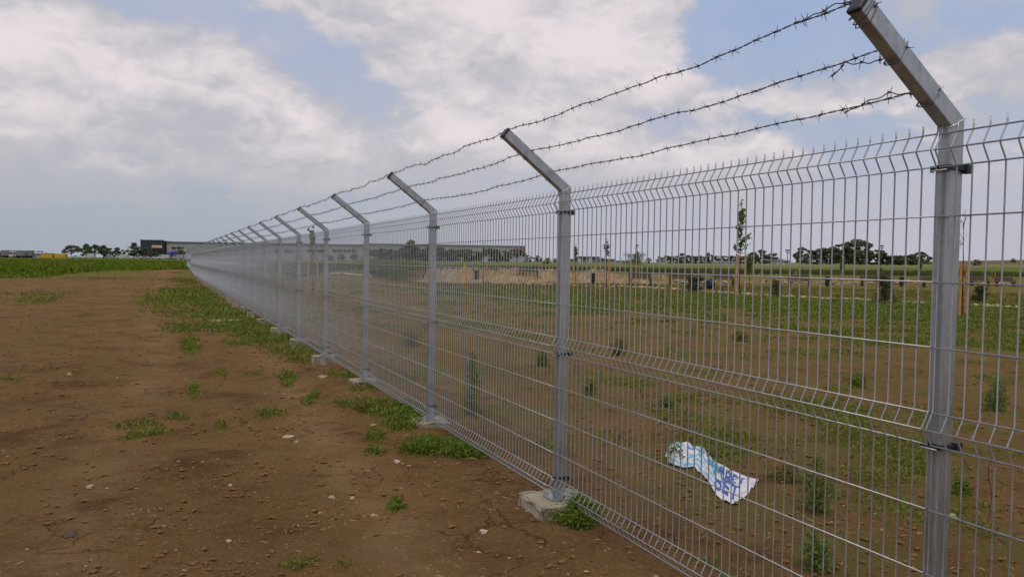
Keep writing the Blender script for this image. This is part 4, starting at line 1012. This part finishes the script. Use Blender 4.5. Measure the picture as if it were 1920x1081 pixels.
MB().box(((wx(267)+wx(310))/2, -2.4, zl+.85), (wx(310)-wx(267)+.3, .8, .35)).build('roof_trim', M_ROOFE, of)
MB().box((wx(298.5), -2.85, zt(298, 462.3)), (wx(308)-wx(289), .3, 1.25)).build('sign', M_SIGN, of)
for k in range(8):
    MB().box((wx(290.8+2.1*k), -3.04, zt(298, 462.3)+.0), (.34+.08*(k % 3), .08, .46 if k % 2 else .55)).build('sign_letter', M_SIGNT, of)
for k in range(3):
    MB().box((wx(298.5), -2.75, zt(298, 468+4*k)), (wx(307)-wx(290), .3, .3)).build('window', M_GLASSD, of)
# low building beyond the field, centre right
ob_ = empty('low_building', (0, 0, 0), -YAW); ob_.location = (FWD[0]*360/_cp, FWD[1]*360/_cp, 0); tag(ob_, 'low grey stepped building on the horizon behind the thin saplings', 'building')
def lx(px): return (px-960)/F_PX*360
gb = zs(*at(1120, 360))-.4
for (a, b_, ty, dp) in [(1083, 1123, 481.5, 14), (1123, 1152, 486, 11), (1062, 1083, 486, 10)]:
    zz = CAM_H+ray((a+b_)/2, ty)[2]*360; MB().box(((lx(a)+lx(b_))/2, dp/2, (gb+zz)/2), (lx(b_)-lx(a)-.02, dp, zz-gb)).build('wall', M_OLDB, ob_)
    MB().box(((lx(a)+lx(b_))/2, dp/2-.2, zz+.1), (lx(b_)-lx(a)+.2, dp+.5, .25)).build('roof', M_ROOFE, ob_)
for a in (1088, 1094, 1100, 1106, 1112, 1128, 1134): MB().box((lx(a), -.02, gb+2.2), (.9, .2, 1.0)).build('window', M_GLASSD, ob_)
MB().box((lx(1086), -.03, gb+1.2), (1.2, .2, 2.2)).build('door', M_WHITEP, ob_); MB().box((lx(1106), -.03, gb+1.5), (1.6, .2, 2.6)).build('door', M_WHITEP, ob_)
def shed(px0, px1, ty, label, mw, mr, dist=340):
    x, y = at((px0+px1)/2, dist); g0 = zs(x, y); W_ = (px1-px0)/F_PX*dist; tp = CAM_H+ray((px0+px1)/2, ty)[2]*dist
    root = empty('shed', (x, y, g0), -YAW); tag(root, label, 'shed'); h_ = max(tp-g0, 1.0)
    MB().box((0, 3, h_*.4), (W_, 6, h_*.8)).build('wall', mw, root)
    q = MB(); a = W_/2+.3; V = [(-a, -.4, h_*.8), (a, -.4, h_*.8), (a, 6.4, h_*.8), (-a, 6.4, h_*.8), (-a, 3, h_), (a, 3, h_)]; q.add(V, [[0, 1, 5, 4], [2, 3, 4, 5], [0, 3, 2, 1]]); q.F.append(np.array([[0, 4, 3]])); q.F.append(np.array([[1, 2, 5]])); q.build('roof', mr, root)
    MB().box((-W_*.2, -.06, h_*.35), (W_*.15, .1, h_*.5)).build('door', M_ROOFE, root); MB().box((W_*.2, -.06, h_*.45), (W_*.2, .1, h_*.25)).build('window', M_GLASSD, root)
shed(1150, 1178, 488, 'white canopy shed between the low grey building and the bright bush', M_WHITEP, M_ROOFE, 320)
shed(1236, 1248, 486, 'small house with a red roof beside the round dark tree', M_WHITEP, M_REDP, 290)
shed(1455, 1480, 487, 'white flat shed in the gap between the right tree groups', M_WHITEP, M_ROOFE, 280)
shed(1340, 1380, 493, 'long low white shed in front of the hedge line', M_WHITEP, M_WHITEP, 285)
shed(60, 78, 473, 'grey shed beyond the lorries at the far left', M_GREYP, M_WHITEP, 345)

# ---------------------------------------------------------------- vehicles beyond the left field
def lorry(px, dist, label, cab, box, ang=0.0, L=9.0):
    x, y = at(px, dist); root = empty('lorry', (x, y, zs(x, y)), -YAW+ang); root.scale = (.85, .85, .85); tag(root, label, 'lorry', 'lorries parked beyond the field')
    MB().box((1.2, 0, 2.45), (L-2.4, 2.5, 2.7)).build('cargo_box', box, root); MB().box((.6, 0, .95), (L-1, 1.1, .25)).build('chassis', M_TYRE, root)
    q = MB(); q.box((-L/2+1.0, 0, 1.75), (2.0, 2.4, 2.3)); q.box((-L/2+1.1, 0, 3.0), (1.6, 2.2, .35), taper=.8); q.build('cab', cab, root)
    MB().box((-L/2-.01, 0, 2.25), (.06, 2.1, .8)).build('windscreen', M_GLASSD, root); MB().box((-L/2+.9, -1.21, 2.25), (.9, .05, .7)).build('side_window', M_GLASSD, root)
    for xo in (-L/2+1.1, L/2-2.6, L/2-1.3):
        for s_ in (-1, 1): MB().tube([(xo, s_*1.0, .5), (xo, s_*1.25, .5)], .5, 12).build('wheel', M_TYRE, root)
lorry(32, 330, 'white cab lorry at far left beyond the green field', M_WHITEP, M_GREYP, 1.3, 7); lorry(6, 335, 'grey lorry cut by the left edge of the picture', M_WHITEP, M_OLDB, .2, 6)
lorry(19, 345, 'bluish covered lorry behind the white cab one', M_GREYP, M_GREYP, .5, 6); lorry(52, 335, 'white lorry with dark sides left of the yellow containers', M_WHITEP, M_OLDB, .15, 5.5)
lorry(44, 350, 'pale green lorry behind the others at far left', M_OLDB, flatmat('pale_green', (.36, .42, .36)), .9, 6); lorry(70, 350, 'slate grey lorry just left of the yellow containers', M_WHITEP, M_GREYP, .3, 5)
lorry(322, 320, 'blue lorry in front of the warehouse beside the fence end', M_BLUEP, M_BLUEP, 1.2, 4)
def container(px, dist, label, m_, L, ht=2.6, top=None):
    x, y = at(px, dist); root = empty('container', (x, y, zs(x, y)), -YAW+.05); tag(root, label, 'container')
    MB().box((0, 0, ht/2+.15), (L, 2.4, ht)).build('body', m_, root)
    for k in range(int(L/.6)): MB().box((-L/2+.3+.6*k, -1.23, ht/2+.15), (.28, .07, ht-.3)).build('rib', m_, root)
    MB().box((0, 0, ht+.22), (L+.05, 2.45, .16)).build('roof_edge', top or m_, root); MB().box((L/2+.02, 0, ht/2+.15), (.06, 2.0, ht-.3)).build('door', m_, root)
container(91, 318, 'yellow site container with dark roof right of the lorries', M_YEL, 4.2, 1.7, M_TYRE); container(115, 318, 'second yellow site container partly before the umbrella-shaped tree', M_YEL, 4.0, 1.6)
container(79, 322, 'low yellow skip left of the yellow containers', M_YEL, 2.6, .8)
def car(px, dist, label, m_, van=False, ang=0.0, first={}):
    x, y = at(px, dist); z = zs(x, y)
    key = (m_.name, van)
    if key not in first:
        root = empty('parked_van' if van else 'parked_car'); first[key] = root
        L, W_, H_ = (5.2, 2.0, 2.3) if van else (4.3, 1.75, 1.45)
        pf = [(-.5, .22), (-.5, .52), (-.36, .62), (-.24, .97), (.30, .97), (.46, .60), (.5, .55), (.5, .22)] if not van else [(-.5, .15), (-.5, .5), (-.40, .6), (-.32, .97), (.5, .97), (.5, .15)]
        V = [(a*L, s_*W_/2*(.86 if b_ > .8 else 1), b_*H_) for s_ in (-1, 1) for a, b_ in pf]; n_ = len(pf); q = MB().add(V, [[i, (i+1) % n_, (i+1) % n_+n_, i+n_] for i in range(n_)])
        q.F.append(np.arange(n_)[::-1][None]); q.F.append((np.arange(n_)+n_)[None]); q.build('body', m_, root)
        for s_ in (-1, 1): MB().box((.02*L if not van else -.22*L, s_*W_*.47, H_*.78), (L*(.45 if not van else .2), .06, H_*.22)).build('side_window', M_GLASSD, root)
        for xo in (-.31*L, .31*L):
            for s_ in (-1, 1): MB().tube([(xo, s_*(W_/2-.2), .32), (xo, s_*(W_/2+.01), .32)], .32, 12).build('wheel', M_TYRE, root)
        o = root
    else: o = copy_tree(first[key])
    o.location = (x, y, z); o.scale = (.8, .8, .8); o.rotation_euler = (0, 0, -YAW+ang); tag(o, label, 'van' if van else 'car', 'vehicles parked in front of the warehouse')
car(143, 300, 'white car under the umbrella-shaped tree', M_WHITEP); car(228, 300, 'white van in the gap right of the low bushy trees', M_WHITEP, True, .2); car(242, 300, 'white car left of the tall conical tree', M_WHITEP, False, 2.9)
car(258, 300, 'white car just right of the tall conical tree', M_WHITEP, False, .1); car(272, 300, 'grey car before the left corner of the dark building', M_GREYP); car(292, 300, 'white car below the building sign', M_WHITEP, False, 0)
car(307, 300, 'white van at the corner between dark building and warehouse', M_WHITEP, True, .1); car(315, 305, 'dark red car between the white van and the blue lorry', M_REDP, False, .4); car(334, 300, 'grey van close to the end of the fence', M_GREYP, True)
car(168, 300, 'white van behind the dark tree trunks', M_WHITEP, True); car(205, 300, 'grey car behind low bushy trees', M_GREYP, False)

# poles and the thin boundary fence beyond the right field
def pole(px, ty, dist, label, head=True):
    x, y = at(px, dist); g0 = zs(x, y); h_ = CAM_H+ray(px, ty)[2]*dist-g0; root = empty('lamp_pole', (x, y, g0)); tag(root, label, 'pole')
    MB().tube([(0, 0, 0), (0, 0, h_)], [.16, .10], 8).build('shaft', M_OLDB, root)
    if head:
        q = MB(); q.box((0, 0, h_), (1.8, .5, .45)); q.box((0, 0, h_-.8), (1.4, .4, .3)); q.build('lamp_head', M_BLACK, root)
pole(1651, 461, 300, 'tall pole with a dark knob above the right tree belt'); pole(1475, 469, 280, 'pale mast with crossarm in the gap right of the hedge line'); pole(240, 461, 320, 'thin pale lamp pole left of the tall conical tree', False)
bf = empty('boundary_fence', (0, 0, 0)); tag(bf, 'thin white-posted boundary fence in front of the far hedge line', 'fence')
pts = [at(px, 255) for px in range(1246, 1560, 18)]
for (x, y) in pts: MB().tube([(x, y, zs(x, y)-.1), (x, y, zs(x, y)+2.0)], .07, 5).build('post', M_WHITEP, bf)
for h_ in (.9, 1.8): MB().tube([(x, y, zs(x, y)+h_) for x, y in pts], .03, 4).build('rail', M_OLDB, bf)
print('objects', len(bpy.data.objects))
